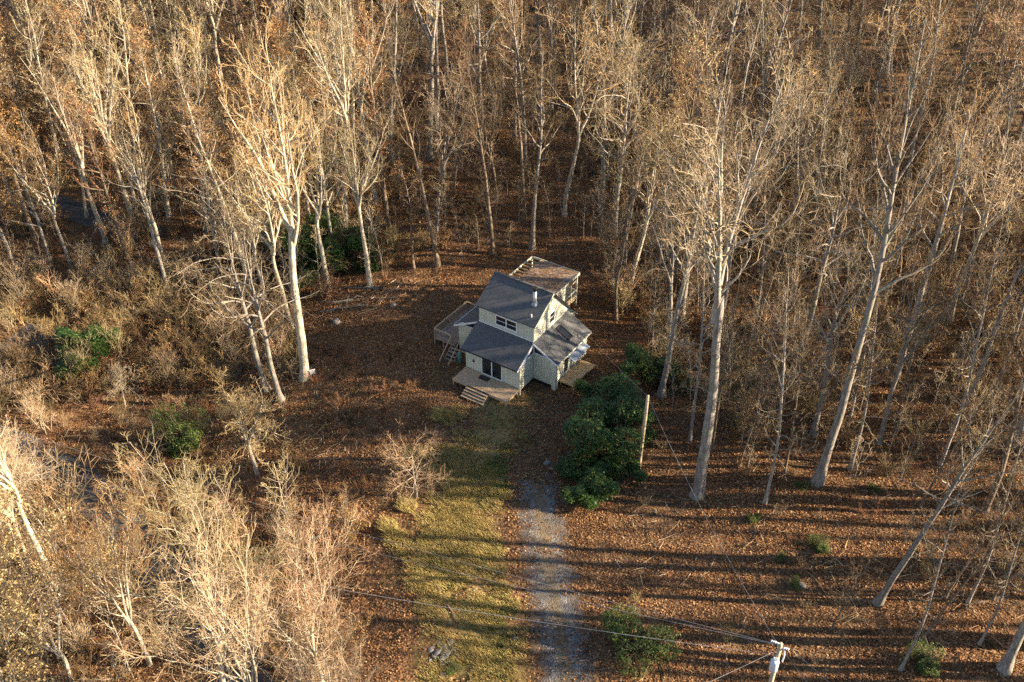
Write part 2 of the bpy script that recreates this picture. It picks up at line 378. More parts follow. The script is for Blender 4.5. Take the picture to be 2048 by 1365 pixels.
o = ribbon('far_lane', gxy((60, 400), (110, 410), (200, 440), (330, 480)), 3.0, M['road'], 0.07); tag(o, 'paved lane glimpsed through the trees at the far left', kind='structure')
o = ribbon('grass_verge', gxy((20, 660), (50, 610), (90, 560)), 7, M['lawn'], 0.05, n=30); tag(o, 'dry grass verge beside the lane', kind='structure')
o = ribbon('far_lawn', gxy((125, 395), (130, 350), (125, 305)), 5, M['lawn'], 0.05, n=30); tag(o, 'small lawn seen between trees far left', kind='structure')

# ------------------------------------------------------------------ the house (local axes: x along the front wall, y towards its back)
YAW = R_(-33.5); OX, OY = 0.744, 73.678
E1 = np.array([cos(YAW), sin(YAW)]); E2 = np.array([-E1[1], E1[0]])
def W(u, v): q = np.array([OX, OY])+u*E1+v*E2; return float(q[0]), float(q[1])
house = empty('house', (OX, OY, 0), YAW, 'two storey sage green board sided cottage with grey shingle roofs and white trim', 'house')

def siding(name, a, b, z0, top, nrm, parent=house, th=0.12):
    """vertical boards from a to b (u,v), bottom z0, top = [(t, z)...] along the wall, t in metres; nrm outward"""
    a = np.array(a, float); b = np.array(b, float); L = np.linalg.norm(b-a); d = (b-a)/L; nr = np.array(nrm, float)
    ts = [t for t, _ in top]; zs = [z for _, z in top]; m = MB()
    def q(t, z, off): p = a+d*t+nr*off; return (p[0], p[1], z)
    # backing (its outline follows the top)
    pts = [q(0, z0, -0.02), q(L, z0, -0.02)]+[q(min(t, L), z, -0.02) for t, z in reversed(top)]
    m.slab(pts, tuple(-nr*th)+(0,))
    edges = sorted(set([round(x, 3) for x in np.arange(0, L, 0.305)]+[round(L, 3)]+[round(t, 3) for t in ts if 0 < t < L]))
    for e0, e1 in zip(edges[:-1], edges[1:]):
        s0, s1 = e0+0.012, e1-0.012
        if s1-s0 < 0.02: continue
        zz0, zz1 = np.interp([s0, s1], ts, zs)
        m.slab([q(s0, z0-0.02, 0.012), q(s1, z0-0.02, 0.012), q(s1, zz1, 0.012), q(s0, zz0, 0.012)], tuple(-nr*0.030)+(0,))
    return m.build(name, M['siding'], parent)
def roof(name, pts, parent=house, mat=None, th=0.14, uvdir=(1, 0)):
    """pts: eave-left, eave-right, top-right, top-left (outer surface)"""
    m = MB(); m.slab(pts, (0, 0, -th)); o = m.build(name, mat or M['shingle'], parent)
    me = o.data; uv = me.uv_layers.new(name='UVMap')
    e = np.array(pts[1], float)-np.array(pts[0], float); e /= np.linalg.norm(e); p0 = np.array(pts[0], float)
    n = np.cross(e, np.array(pts[3], float)-p0); n /= np.linalg.norm(n); s = np.cross(n, e)
    for li in me.loops:
        d = np.array(me.vertices[li.vertex_index].co)-p0; uv.data[li.index].uv = (d@e, d@s)
    return o
# roofs
RS = (8.8-6.78)/(5.5-2.15)
main_f = roof('roof', [(-6.55,2.15,6.78),(.22,2.15,6.78),(.22,5.5,8.8),(-6.55,5.5,8.8)])
main_b = roof('roof', [(.22,10.3,3.72),(-6.55,10.3,3.72),(-6.55,5.503,8.80),(.22,5.503,8.80)])
m = MB(); m.bar((-6.56,5.5,8.815),(.23,5.5,8.815),0.3,0.05); m.build('ridge_cap', M['shingle'], main_f)
low_f = roof('roof', [(-6.5,-.52,3.25),(.03,-.52,3.25),(.03,2.38,4.85),(-6.5,2.38,4.85)])
r_w = roof('roof', [(2.78,2.2,3.38),(2.78,8.65,3.38),(.02,8.65,4.85),(.02,2.2,4.85)])
l_w = roof('roof', [(-9.25,8.3,3.30),(-9.25,2.2,3.30),(-6.33,2.2,4.85),(-6.33,8.3,4.85)])
# white rakes, fascias and flashing
def trim(a, b, wd=.05, ht=.17, mat='white', par=house, name='trim'): mm = MB(); mm.bar(a, b, wd, ht); return mm.build(name, M[mat], par)
trim((.06,-.52,3.15),(.06,2.3,4.72)); trim((0.03,2.17,4.75),(2.80,2.17,3.28)); trim((-6.35,2.17,4.75),(-9.28,2.17,3.21)); trim((-9.28,2.2,3.22),(-9.28,8.3,3.22))
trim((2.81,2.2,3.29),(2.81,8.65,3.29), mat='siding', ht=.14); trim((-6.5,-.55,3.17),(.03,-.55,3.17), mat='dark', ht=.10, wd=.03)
trim((-6.3,2.33,4.92),(0.03,2.33,4.92), wd=.05, ht=.13, name='flashing')
trim((.25,5.5,8.70),(.25,10.3,3.62), ht=.14, mat='black'); trim((.25,2.15,6.69),(.25,5.5,8.71), ht=.10, mat='siding')
trim((.235,8.9,5.02),(.235,10.25,3.58), ht=.06)
# walls
siding('wall', (-6.3, 0), (0, 0), .75, [(0, 3.42), (6.3, 3.42)], (0, -1))
siding('wall', (0, 0), (0, 2.4), .55, [(0, 3.40), (0.3, 3.55), (2.4, 3.62)], (1, 0))
siding('wall', (-6.3, 2.4), (0, 2.4), 4.70, [(0, 6.85), (6.3, 6.85)], (0, -1))
siding('wall', (0, 2.4), (0, 10.1), 4.0, [(0, 6.80), (3.1, 8.64), (6.2, 5.4), (7.7, 4.02)], (1, 0))
siding('wall', (0.02, 2.4), (2.4, 2.4), .55, [(0, 3.6), (2.38, 3.6)], (0, -1))
siding('wall', (2.4, 2.85), (2.4, 8.5), .55, [(0, 3.42), (5.65, 3.42)], (1, 0))
siding('wall', (-8.85, 2.4), (-6.3, 2.4), -.2, [(0, 3.5), (2.55, 3.6)], (0, -1))
siding('wall', (-8.85, 8.2), (-8.85, 2.4), .9, [(0, 3.40), (5.8, 3.40)], (-1, 0))
siding('wall', (2.4, 8.5), (0.02, 8.5), .55, [(0, 3.42), (2.38, 4.72)], (0, 1))
siding('wall', (0, 10.1), (-6.3, 10.1), 0.4, [(0, 3.8), (6.3, 3.8)], (0, 1))
siding('wall', (-6.3, 10.1), (-6.3, 2.4), 3.6, [(0, 4.02), (1.5, 5.4), (4.6, 8.64), (7.7, 6.80)], (-1, 0))
siding('wall', (0, 8.55), (0, 10.1), .4, [(0, 4.1), (1.55, 3.9)], (1, 0))
siding('wall', (-6.3, 2.4), (-6.3, 0), .1, [(0, 3.6), (2.4, 3.42)], (-1, 0))
# corner pier, posts; near-black blocks paint the shade under the floors
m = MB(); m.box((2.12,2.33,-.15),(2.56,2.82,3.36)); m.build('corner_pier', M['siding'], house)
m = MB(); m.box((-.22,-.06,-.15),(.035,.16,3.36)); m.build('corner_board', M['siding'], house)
m = MB(); m.box((-6.2,.35,-.9),(-.3,2.3,.6)); m.box((-8.7,2.6,-1.6),(2.1,8.3,.56)); m.build('crawl_space_shade', M['dark'], house)
m = MB(); m.box((-6.28,.05,.45),(-.02,2.3,.74)); m.box((.02,2.45,.45),(2.35,8.4,.57)); m.build('floor_frame', M['deck_grey'], house)

def window(a, b, z0, z1, nrm, lights=(2, 2), fr=.11, parent=house, name='window'):
    """frame proud of the wall with white muntins and one pane per light"""
    a = np.array(a, float); b = np.array(b, float); L = np.linalg.norm(b-a); d = (b-a)/L; nr = np.array(nrm, float)
    def bx(m, t0, t1, za, zb, o0, o1):
        p = a+d*t0+nr*o0; q = a+d*t1+nr*o1; m.slab([(*(a+d*t0+nr*o0), za), (*(a+d*t1+nr*o0), za), (*(a+d*t1+nr*o0), zb), (*(a+d*t0+nr*o0), zb)], tuple(nr*(o1-o0))+(0,))
    m = MB()
    bx(m, 0, L, z0, z0+fr, .014, .075); bx(m, 0, L, z1-fr, z1, .014, .075); bx(m, 0, fr, z0+fr, z1-fr, .014, .075); bx(m, L-fr, L, z0+fr, z1-fr, .014, .075)
    nx, nz = lights
    for i in range(1, nx):
        t = fr+(L-2*fr)*i/nx; bx(m, t-.055, t+.055, z0+fr, z1-fr, .014, .07)
    for j in range(1, nz):
        z = z0+fr+(z1-z0-2*fr)*j/nz; bx(m, fr, L-fr, z-.028, z+.028, .014, .062)
    f = m.build(name, M['white'], parent)
    for i in range(nx):
        for j in range(nz):
            g_ = MB(); t0 = fr+(L-2*fr)*i/nx; t1 = fr+(L-2*fr)*(i+1)/nx; za = z0+fr+(z1-z0-2*fr)*j/nz; zb = z0+fr+(z1-z0-2*fr)*(j+1)/nz
            bx(g_, t0+.01, t1-.01, za+.01, zb-.01, .016, .034); g_.build('pane', M['glass'], f)
    return f
window((-4.4, 2.4), (-1.85, 2.4), 5.2, 6.42, (0, -1), (2, 2), .13)
window((0, 5.05), (0, 6.1), 5.25, 6.55, (1, 0), (1, 2), .12)
sd = window((-4.42, 0), (-1.99, 0), .77, 2.76, (0, -1), (2, 1), .10, name='sliding_door')
m = MB(); m.box((-3.16,-.10,1.55),(-3.12,-.07,1.95)); m.build('handle', M['white'], sd)
# triangular clerestory windows
def tri(p, q, r, nrm, name='gable_window'):
    m = MB(); P = [Vector(x)+Vector((*nrm, 0))*.05 for x in (p, q, r)]
    for i in range(3): m.bar(P[i], P[(i+1) % 3], .09, .12, up=(*nrm, 0))
    f = m.build(name, M['white'], house); g_ = MB(); g_.slab([tuple(Vector(x)+Vector((*nrm, 0))*.012) for x in (p, q, r)], (nrm[0]*.02, nrm[1]*.02, 0)); g_.build('pane', M['glass'], f)
tri((0.07,2.39,3.66),(2.22,2.39,3.62),(0.07,2.39,4.68),(0,-1))
tri((0,.35,3.50),(0,2.32,3.66),(0,2.32,4.62),(1,0))
tri((-6.4,2.39,3.7),(-8.75,2.39,3.56),(-6.4,2.39,4.62),(0,-1))
tri((0,8.85,4.75),(0,9.95,3.98),(0,9.0,4.15),(1,0))
# side door and small windows in the wing, awning, skylight, flue, vent, lamp
window((2.4,3.9),(2.4,4.9),.85,2.95,(1,0),(1,1),.10,name='side_door')
window((2.4,5.6),(2.4,6.5),1.6,2.5,(1,0),(1,2),.10)
aw = MB(); n_ = 26
vv = np.linspace(4.35, 7.3, n_*2+1); pts = [(v, .03 if i % 2 else 0) for i, v in enumerate(vv)]
V = []; F = []
for v, k in pts: V += [(2.42, v, 2.98+k), (3.45, v, 2.66+k)]
for i in range(len(pts)-1): F.append((2*i, 2*i+1, 2*i+3, 2*i+2))
aw.add(V, F); awn = aw.build('awning', M['galv'], house)
sm_ = awn.modifiers.new('s', 'SOLIDIFY'); sm_.thickness = .012
m = MB()
for v in (4.5, 7.15): m.bar((2.43, v, 2.25), (3.35, v, 2.62), .05, .05)
m.bar((3.4,4.4,2.62),(3.4,7.25,2.62),.05,.05); m.build('bracket', M['white'], awn)
sk = MB(); U0, U1, V0, V1 = .55, 1.95, 5.65, 6.4
zr = lambda u: 4.85-(u-.02)*(4.85-3.38)/2.76
for (a, b) in (((U0,V0),(U1,V0)),((U1,V0),(U1,V1)),((U1,V1),(U0,V1)),((U0,V1),(U0,V0))):
    sk.bar((a[0],a[1],zr(a[0])+.05),(b[0],b[1],zr(b[0])+.05),.09,.14)
skf = sk.build('skylight', M['black'], r_w); m = MB(); m.slab([(U0+.05,V0+.05,zr(U0+.05)+.08),(U1-.05,V0+.05,zr(U1-.05)+.08),(U1-.05,V1-.05,zr(U1-.05)+.08),(U0+.05,V1-.05,zr(U0+.05)+.08)],(0,0,-.03)); p_ = m.build('pane', M['glass'], house); p_.name = 'skylight_pane'
cz = 6.78+(4.05-2.15)*RS
m = MB(); m.tube([(-1.0,4.05,cz-.2),(-1.0,4.05,cz+.25),(-1.0,4.05,cz+1.45)], [.19,.19,.19], 14); ch = m.build('chimney', M['steel'], house, True)
m = MB(); m.tube([(-1.0,4.05,cz+1.45),(-1.0,4.05,cz+1.52),(-1.0,4.05,cz+1.53),(-1.0,4.05,cz+1.78),(-1.0,4.05,cz+1.79),(-1.0,4.05,cz+1.86)], [.2,.2,.15,.15,.25,.22], 14); m.build('chimney_cap', M['black'], ch)
m = MB(); m.tube([(-1.0,4.05,cz-.1),(-1.0,4.05,cz+.22)], [.33,.21], 14); m.build('chimney_flashing', M['galv'], ch)
m = MB(); m.tube([(-.62,2.9,7.1),(-.62,2.9,7.52)], .07, 8); m.build('vent_pipe', M['white'], house)
m = MB(); m.box((-5.42,-.02,1.75),(-5.28,-.12,1.95)); m.tube([(-5.35,-.10,1.98),(-5.35,-.10,2.08)],[.07,.03],6); m.build('wall_lamp', M['black'], house)
m = MB(); m.tube([(.30,1.2,2.1),(2.0,2.28,2.35)], .015, 4); 

# flat roofed rear porch
porch = empty('rear_porch', (*W(-5.2, 13), 1.0), YAW, 'flat roofed rear porch strewn with fallen leaves, open rafters on one side', 'porch')
def Lp(u, v, z): return (u+5.2, v-13, z-1.0)
gz = 0.9
m = MB(); m.slab([Lp(-7.6,10.6,4.35),Lp(-2.85,10.6,4.35),Lp(-2.85,15.8,4.35),Lp(-7.6,15.8,4.35)],(0,0,-.1)); m.build('roof', M['old_roof'], porch)
m = MB()
m.bar(Lp(-2.82,10.5,4.27),Lp(-2.82,15.85,4.27),.06,.26); m.bar(Lp(-8.75,15.85,4.27),Lp(-2.8,15.85,4.27),.06,.24); m.bar(Lp(-8.75,10.6,4.27),Lp(-8.75,15.88,4.27),.08,.2); m.build('fascia', M['siding'], porch)
for v in np.arange(10.9, 15.7, .6):
    m = MB(); m.bar(Lp(-8.7, v, 4.25), Lp(-7.62, v, 4.25), .07, .15); m.build('rafter', M['deck_tan'], porch)
siding('wall', Lp(-3.05, 11.6, 0)[:2], Lp(-3.05, 13.4, 0)[:2], -.9, [(0, 3.2), (1.8, 3.2)], (1, 0), porch)
siding('wall', Lp(-7.5, 15.6, 0)[:2], Lp(-3.1, 15.6, 0)[:2], -.6, [(0, 1.2), (4.4, 1.2)], (0, -1), porch)
m = MB(); m.bar(Lp(-2.84,10.9,4.41),Lp(-7.5,10.9,4.41),.5,.03); m.build('flashing', M['galv'], porch)
for (u, v) in ((-3.05,13.55),(-3.05,15.7),(-7.5,15.7),(-8.7,15.7),(-8.7,11)):
    m = MB(); m.box(Lp(u-.07,v-.07,.2), Lp(u+.07,v+.07,4.15)); m.build('post', M['siding'], porch)
m = MB(); m.slab([Lp(-7.5,11.6,1.25),Lp(-3.0,11.6,1.25),Lp(-3.0,15.7,1.25),Lp(-7.5,15.7,1.25)],(0,0,-.15)); m.build('floor', M['deck_tan'], porch)
m = MB(); m.bar(Lp(-3.05,13.5,2.2),Lp(-3.05,15.7,2.2),.06,.08); m.bar(Lp(-3.05,13.5,1.45),Lp(-3.05,15.7,1.45),.06,.08); m.bar(Lp(-3.05,14.6,1.45),Lp(-3.05,14.6,3.4),.06,.06,up=(1,0,0)); m.bar(Lp(-3.05,13.5,3.4),Lp(-3.05,15.7,3.4),.06,.06); m.build('railing', M['siding'], porch)

# front deck
fd = empty('front_deck', (*W(-3.1, -1.1), 0), YAW, 'low timber deck with steps below the sliding glass door', 'deck')
def D(u, v, z): return (u+3.1, v+1.1, z)
for i, v in enumerate(np.arange(-2.25, -.06, .146)):
    m = MB(); m.box(D(-6.3, v, .705), D(-.02, v+.136, .742)); m.build('board', M['deck_warm'], fd)
m = MB(); m.box(D(-6.3,-2.29,.5),D(-4.62,-2.255,.70)); m.box(D(-2.0,-2.29,.5),D(-.02,-2.255,.70)); m.box(D(-6.34,-2.25,.5),D(-6.3,-.05,.70)); m.box(D(-.02,-2.25,.5),D(.02,-.05,.70))
for u in np.arange(-5.9, -.2, .6): m.box(D(u,-2.24,.52),D(u+.04,-.05,.703))
m.build('deck_frame', M['deck_warm'], fd)
for u in (-6.25, -4.6, -2.1, -.12):
    for v in (-2.2, -.3):
        m = MB(); m.box(D(u-.05,v-.05,-.35),D(u+.05,v+.05,.5)); m.build('leg', M['deck_warm'], fd)
for u in (-4.55, -2.12):
    st = MB(); st.slab([D(u,-2.26,.66),D(u,-2.26,.25),D(u,-3.25,-.12),D(u,-3.38,-.12),D(u,-3.38,.08)],(.05,0,0)); st.build('stair_stringer', M['deck_warm'], fd)
for i in range(4):
    m = MB(); m.box(D(-4.6,-2.56-.27*i,.56-.15*i),D(-2.05,-2.30-.27*i,.60-.15*i)); m.build('tread', M['deck_warm'], fd)
mt = MB(); mt.box((-.55,-.32,0),(.55,.32,.018)); mt_o = mt.build('doormat', M['rubber']); mt_o.location = (*W(-3.75,-.55), .744); mt_o.rotation_euler = (0,0,YAW)
tag(mt_o, 'dark doormat on the front deck below the sliding door', 'doormat')

# right deck
rd = empty('side_deck', (*W(3.2, 5), 0), YAW, 'sunlit tan timber platform with steps beside the side door', 'deck')
def S(u, v, z): return (u-3.2, v-5, z)
for u in np.arange(2.46, 4.0, .146):
    m = MB(); m.box(S(u,3.35,.70),S(u+.136,6.1,.738)); m.build('board', M['deck_tan'], rd)
for u in np.arange(2.46, 4.0, .146):
    m = MB(); m.box(S(u,6.2,.42),S(u+.136,7.5,.458)); m.build('board', M['deck_tan'], rd)
m = MB(); m.box(S(2.46,3.3,.5),S(4.03,3.345,.735)); m.box(S(4.0,3.35,.5),S(4.04,6.1,.698)); m.box(S(2.46,6.1,.4),S(4.03,6.15,.735)); m.box(S(2.46,7.5,.2),S(4.03,7.54,.455)); m.build('deck_frame', M['deck_tan'], rd)
for u, v in ((3.95,3.4),(3.95,6.05),(2.55,3.4),(3.95,7.4)):
    m = MB(); m.box(S(u-.05,v-.05,-.2),S(u+.05,v+.05,.41 if v > 7 else .5)); m.build('leg', M['deck_tan'], rd)

# left raised deck
ld = empty('raised_deck', (*W(-10.2, 5), 0), YAW, 'raised grey weathered deck with railing and stairs on the left of the house', 'deck')
def G(u, v, z): return (u+10.2, v-5, z)
DZ = 1.1
for v in np.arange(1.95, 7.5, .146):
    m = MB(); m.box(G(-11.6,v,DZ-.04),G(-9.02 if v < 8.3 else -6.5,v+.136,DZ)); m.build('board', M['deck_grey'], ld)
m = MB(); m.box(G(-11.64,1.9,DZ-.25),G(-11.6,7.6,DZ-.0)); m.box(G(-11.6,1.88,DZ-.25),G(-9.0,1.92,DZ-.045)); m.box(G(-11.6,7.56,DZ-.25),G(-9.0,7.6,DZ)); m.build('deck_frame', M['deck_grey'], ld)
for (u, v) in ((-11.6,1.92),(-11.6,3.8),(-11.6,5.7),(-11.6,7.58),(-10.5,1.92),(-9.5,1.92),(-9.05,7.58),(-10.3,7.58)):
    m = MB(); m.box(G(u-.05,v-.05,-1.6),G(u+.05,v+.05,DZ+.95)); m.build('post', M['deck_grey'], ld)
for a, b in (((-11.6,1.92),(-11.6,7.58)),((-11.6,1.92),(-9.5,1.92)),((-11.6,7.58),(-9.05,7.58))):
    m = MB(); m.bar(G(*a,DZ+.98),G(*b,DZ+.98),.14,.045); m.build('handrail', M['deck_warm'], ld)
    m = MB(); m.bar(G(*a,DZ+.15),G(*b,DZ+.15),.04,.09); m.bar(G(*a,DZ+.88),G(*b,DZ+.88),.04,.09)
    L = math.hypot(b[0]-a[0], b[1]-a[1])
    for t in np.arange(.12, L, .14):
        u = a[0]+(b[0]-a[0])*t/L; v = a[1]+(b[1]-a[1])*t/L; m.box(G(u-.018,v-.018,DZ+.12),G(u+.018,v+.018,DZ+.9))
    m.build('balusters', M['deck_grey'], ld)
sx0, sx1 = -9.45, -8.35
zb = -.75
for u in (sx0, sx1):
    m = MB(); m.slab([G(u,1.95,DZ-.05),G(u,1.95,DZ-.4),G(u,-.1,zb-.1),G(u,-.3,zb+.15)],(.05,0,0)); m.build('stair_stringer', M['deck_grey'], ld)
    m = MB(); m.bar(G(u,1.95,DZ+.95),G(u,-.15,zb+1.0),.06,.14); m.build('handrail', M['deck_warm'], ld)
    m = MB(); m.box(G(u-.05,-.2,zb-.4),G(u+.05,-.1,zb+1.0)); m.build('post', M['deck_grey'], ld)
for i in range(6):
    k = (i+1)/7; v = 1.9-2.1*k; z = DZ+(zb-DZ)*k; m = MB(); m.box(G(sx0+.05,v-.15,z-.04),G(sx1,v+.13,z)); m.build('tread', M['deck_grey'], ld)
# teal tank
tx, ty, tz = at(920, 726); tk = empty('gas_tank', (tx, ty, tz), 0, 'upright teal gas cylinder beside the left wall and deck stairs', 'gas tank')
m = MB(); m.tube([(0,0,-.1),(0,0,.05),(0,0,1.15),(0,0,1.28),(0,0,1.34)],[.2,.22,.22,.16,.08],14); m.build('cylinder', M['teal'], tk, True)
m = MB(); m.tube([(0,0,1.34),(0,0,1.48)],[.09,.09],8); m.build('valve_cap', M['steel'], tk)

# ------------------------------------------------------------------ trees
def grow(r, P0, D0, L, R0, nseg, wander, trop, rmin, pw=0.9):
    """polylines for N branches. trop adds an upward pull"""
    N = len(P0); P = np.empty((N, nseg+1, 3)); P[:, 0] = P0; D = norm(D0.copy()); st_ = (L/nseg)[:, None]
    for i in range(nseg):
        D = norm(D+r.normal(0, wander, (N, 3))+np.array([0, 0, trop])); P[:, i+1] = P[:, i]+D*st_
    t = np.linspace(0, 1, nseg+1)[None]; Rr = np.maximum(R0[:, None]*(1-t)**pw, rmin)
    return P, Rr
def kids(r, P, Rr, L, n, tmin, tmax, amin, amax, ratio, rr, up=0.0):
    N, M_, _ = P.shape; pi_ = np.repeat(np.arange(N), n); K = len(pi_)
    t = (np.tile(np.arange(n), N)+r.uniform(0, 1, K))/n*(tmax-tmin)+tmin
    x = t*(M_-1); i = np.minimum(x.astype(int), M_-2); f = (x-i)[:, None]
    p = P[pi_, i]*(1-f)+P[pi_, i+1]*f; T = norm(P[pi_, i+1]-P[pi_, i]); rad = Rr[pi_, i]*(1-f[:, 0])+Rr[pi_, i+1]*f[:, 0]
    q = norm(np.cross(T, norm(r.normal(0, 1, (K, 3))))); a = np.radians(r.uniform(amin, amax, K))[:, None]
    D = norm(np.cos(a)*T+np.sin(a)*q+np.array([0, 0, up]))
    l = L[pi_]*ratio*(1.15-0.6*t)*r.uniform(0.65, 1.25, K)
    return p, D, l, rad*rr
def leafquads(r, p, size, aspect=0.6, up=0.0):
    N = len(p); d = norm(r.normal(0, 1, (N, 3))+np.array([0, 0, up])); e = norm(np.cross(d, r.normal(0, 1, (N, 3))))
    s = (size*r.uniform(0.6, 1.3, N))[:, None]
    V = np.stack([p-e*s*aspect*.5, p+d*s*.5-e*s*.1, p+e*s*aspect*.5+d*s*.1, p-d*s*.5], 1)
    V = np.stack([p-d*s*.5, p+e*s*aspect*.5, p+d*s*.5, p-e*s*aspect*.5], 1)
    return V.reshape(-1, 3), np.arange(N*4).reshape(-1, 4)
LODS = 1.0
def make_tree(seed, H, r0, base, n1, l1, ang1, barkm, twig, fork=0, n2=9, n3=6, n4=3, wander=.13, trop=.06, tip=None, leaf=None, nleaf=0, leafsize=.16, lean=0.0, crown_pow=1.0, rt=.014, lowb=0):
    r = np.random.default_rng(seed)
    # trunk
    nt = 14; topH = H*(base+.12) if fork else H*.97
    P, Rr = grow(r, np.array([[0., 0., -.5]]), np.array([[lean, 0, 1.]]), np.array([topH+.5]), np.array([r0]), nt, .035, .03, .03, .75 if not fork else .35)
    Rr[0, 0] *= 1.9; Rr[0, 1] *= 1.06
    if fork: Rr[0] = np.maximum(Rr[0], r0*.62)
    TV, TF = tubes(P, Rr, 9); trunk = (TV, TF, 0); parts = []; tips = []
    Lp_ = np.array([H])
    if fork:
        pt = P[0, -1]; n = fork; az = np.arange(n)*2*pi/n+r.uniform(0, .8, n); an = np.radians(r.uniform(8, 24, n)); an[0] = R_(4)
        D = np.stack([np.sin(an)*np.cos(az), np.sin(an)*np.sin(az), np.cos(an)], 1)
        P0 = np.repeat(P[0, -1][None], n, 0)-np.array([0, 0, .3])-D*.2; P0[:, 2] -= r.uniform(0, H*.05, n)
        l = (H-topH)*r.uniform(.85, 1.08, n); l[0] = H-topH+.5
        PF, RF = grow(r, P0, D, l, np.full(n, r0*.52), 10, .06, .05, .02, .85)
        parts.append((*tubes(PF, RF, 6), 0))
        p, d, ln, rad = kids(r, PF, RF, l, max(4, int(n1/n)+3), .12, .97, 25, 52, l1/((H-topH)*1.0), .55, .12)
    else:
        k = n1; tt = base+(1-base)*(np.arange(k)+r.uniform(0, 1, k))/k; tt = np.minimum(tt, .985)
        x = tt*nt; i = np.minimum(x.astype(int), nt-1); f = (x-i)[:, None]
        p = P[0, i]*(1-f)+P[0, i+1]*f; rad = (Rr[0, i]*(1-f[:, 0])+Rr[0, i+1]*f[:, 0])*.62
        az = np.arange(k)*2.4+r.uniform(-.5, .5, k); a = np.radians(ang1*r.uniform(.75, 1.2, k)*(1.1-.45*(tt-base)/(1-base)))
        d = np.stack([np.sin(a)*np.cos(az), np.sin(a)*np.sin(az), np.cos(a)], 1)
        rel = (tt-base)/(1-base); ln = l1*(1.0-rel)**(.55*crown_pow)*r.uniform(.7, 1.15, k)*np.where(rel < .12, .75, 1)+.8
        if lowb:
            t2 = r.uniform(.25, base, lowb); x = t2*nt; i = x.astype(int); f = (x-i)[:, None]; a2 = r.uniform(0, 2*pi, lowb)
            p = np.r_[p, P[0, i]*(1-f)+P[0, i+1]*f]; rad = np.r_[rad, np.full(lowb, .04)]; d = np.r_[d, np.stack([np.cos(a2), np.sin(a2), r.uniform(-.1, .5, lowb)], 1)]
            ln = np.r_[ln, r.uniform(1.2, 3.2, lowb)]
    PB, RB = grow(r, p, d, ln, np.minimum(np.maximum(rad, rt*1.8), .02*ln+.02), 8, wander, trop, rt*1.1)
    parts.append((*tubes(PB, RB, 5), 0))
    p, d, l2, rad = kids(r, PB, RB, ln, n2, .12, 1., 25, 55, .42, .62, .05)
    P2, R2 = grow(r, p, d, np.maximum(l2, .4), np.maximum(rad, rt*1.25), 5, wander*1.3, trop, rt*.8)
    parts.append((*tubes(P2, R2, 3), 1))
    p, d, l3, rad = kids(r, P2, R2, l2, n3, .15, 1., 25, 60, .5, .7, .06)
    l3 = np.maximum(l3*1.2, .3); P3, R3 = grow(r, p, d, l3, np.maximum(rad*.9, rt), 3, wander*1.2, trop, rt*.6)
    parts.append((*tubes(P3, R3, 3), 1))
    if n4:
        p, d, l4, rad = kids(r, P3, R3, l3, n4, .3, 1., 20, 60, .6, .8, .06)
        P4, R4 = grow(r, p, d, np.maximum(l4, .18), np.full(len(p), rt*.7), 1, .1, .05, rt*.4)
        parts.append((*tubes(P4, R4, 3), 2)); tips = P4[:, -1]
    else: tips = P3[:, -1]
    lv = None
    if nleaf:
        pick = tips[r.integers(0, len(tips), nleaf)]+r.normal(0, .14, (nleaf, 3)); lv = leafquads(r, pick, leafsize)
    nm = 'tree%d' % seed
    return dict(trunk=mesh_np(nm+'_trunk', [trunk], [M[barkm]]), crown=mesh_np(nm+'_crown', parts, [M[barkm], M[twig], M[tip or twig]]),
                leaves=mesh_np(nm+'_leaves', [(lv[0], lv[1], 0)], [M[leaf]], False) if lv else None, H=H)
def make_shrub(seed, H, n0, spread, twig, n2=7, n3=5, wander=.14, rt=.012, arch=0.0, leaf=None, nleaf=0, leafsize=.12):
    r = np.random.default_rng(seed); az = r.uniform(0, 2*pi, n0); a = np.radians(r.uniform(5, spread, n0))
    D = np.stack([np.sin(a)*np.cos(az), np.sin(a)*np.sin(az), np.cos(a)], 1); P0 = np.c_[r.normal(0, H*.07, (n0, 2)), np.full(n0, -.1)]
    L = H*r.uniform(.6, 1.15, n0); P, Rr = grow(r, P0, D, L, np.full(n0, .012+.009*H), 6, wander*.7, .02-arch, rt)
    parts = [(*tubes(P, Rr, 4), 0)]
    p, d, l2, rad = kids(r, P, Rr, L, n2, .2, 1, 20, 60, .45, .7, .08); P2, R2 = grow(r, p, d, l2, np.maximum(rad, rt), 3, wander, .03-arch, rt)
    parts.append((*tubes(P2, R2, 3), 0))
    p, d, l3, rad = kids(r, P2, R2, l2, n3, .2, 1, 20, 65, .5, .8, .05); P3, R3 = grow(r, p, d, l3, np.maximum(rad*.8, rt*.8), 1, .1, .02, rt*.6)
    parts.append((*tubes(P3, R3, 3), 0)); lv = None
    if nleaf:
        tp = P3[:, -1]; lv = leafquads(r, tp[r.integers(0, len(tp), nleaf)]+r.normal(0, .06, (nleaf, 3)), leafsize)
    return dict(stems=mesh_np('shrub%d_stems' % seed, parts, [M[twig]]), leaves=mesh_np('shrub%d_leaves' % seed, [(lv[0], lv[1], 0)], [M[leaf]], False) if lv else None)
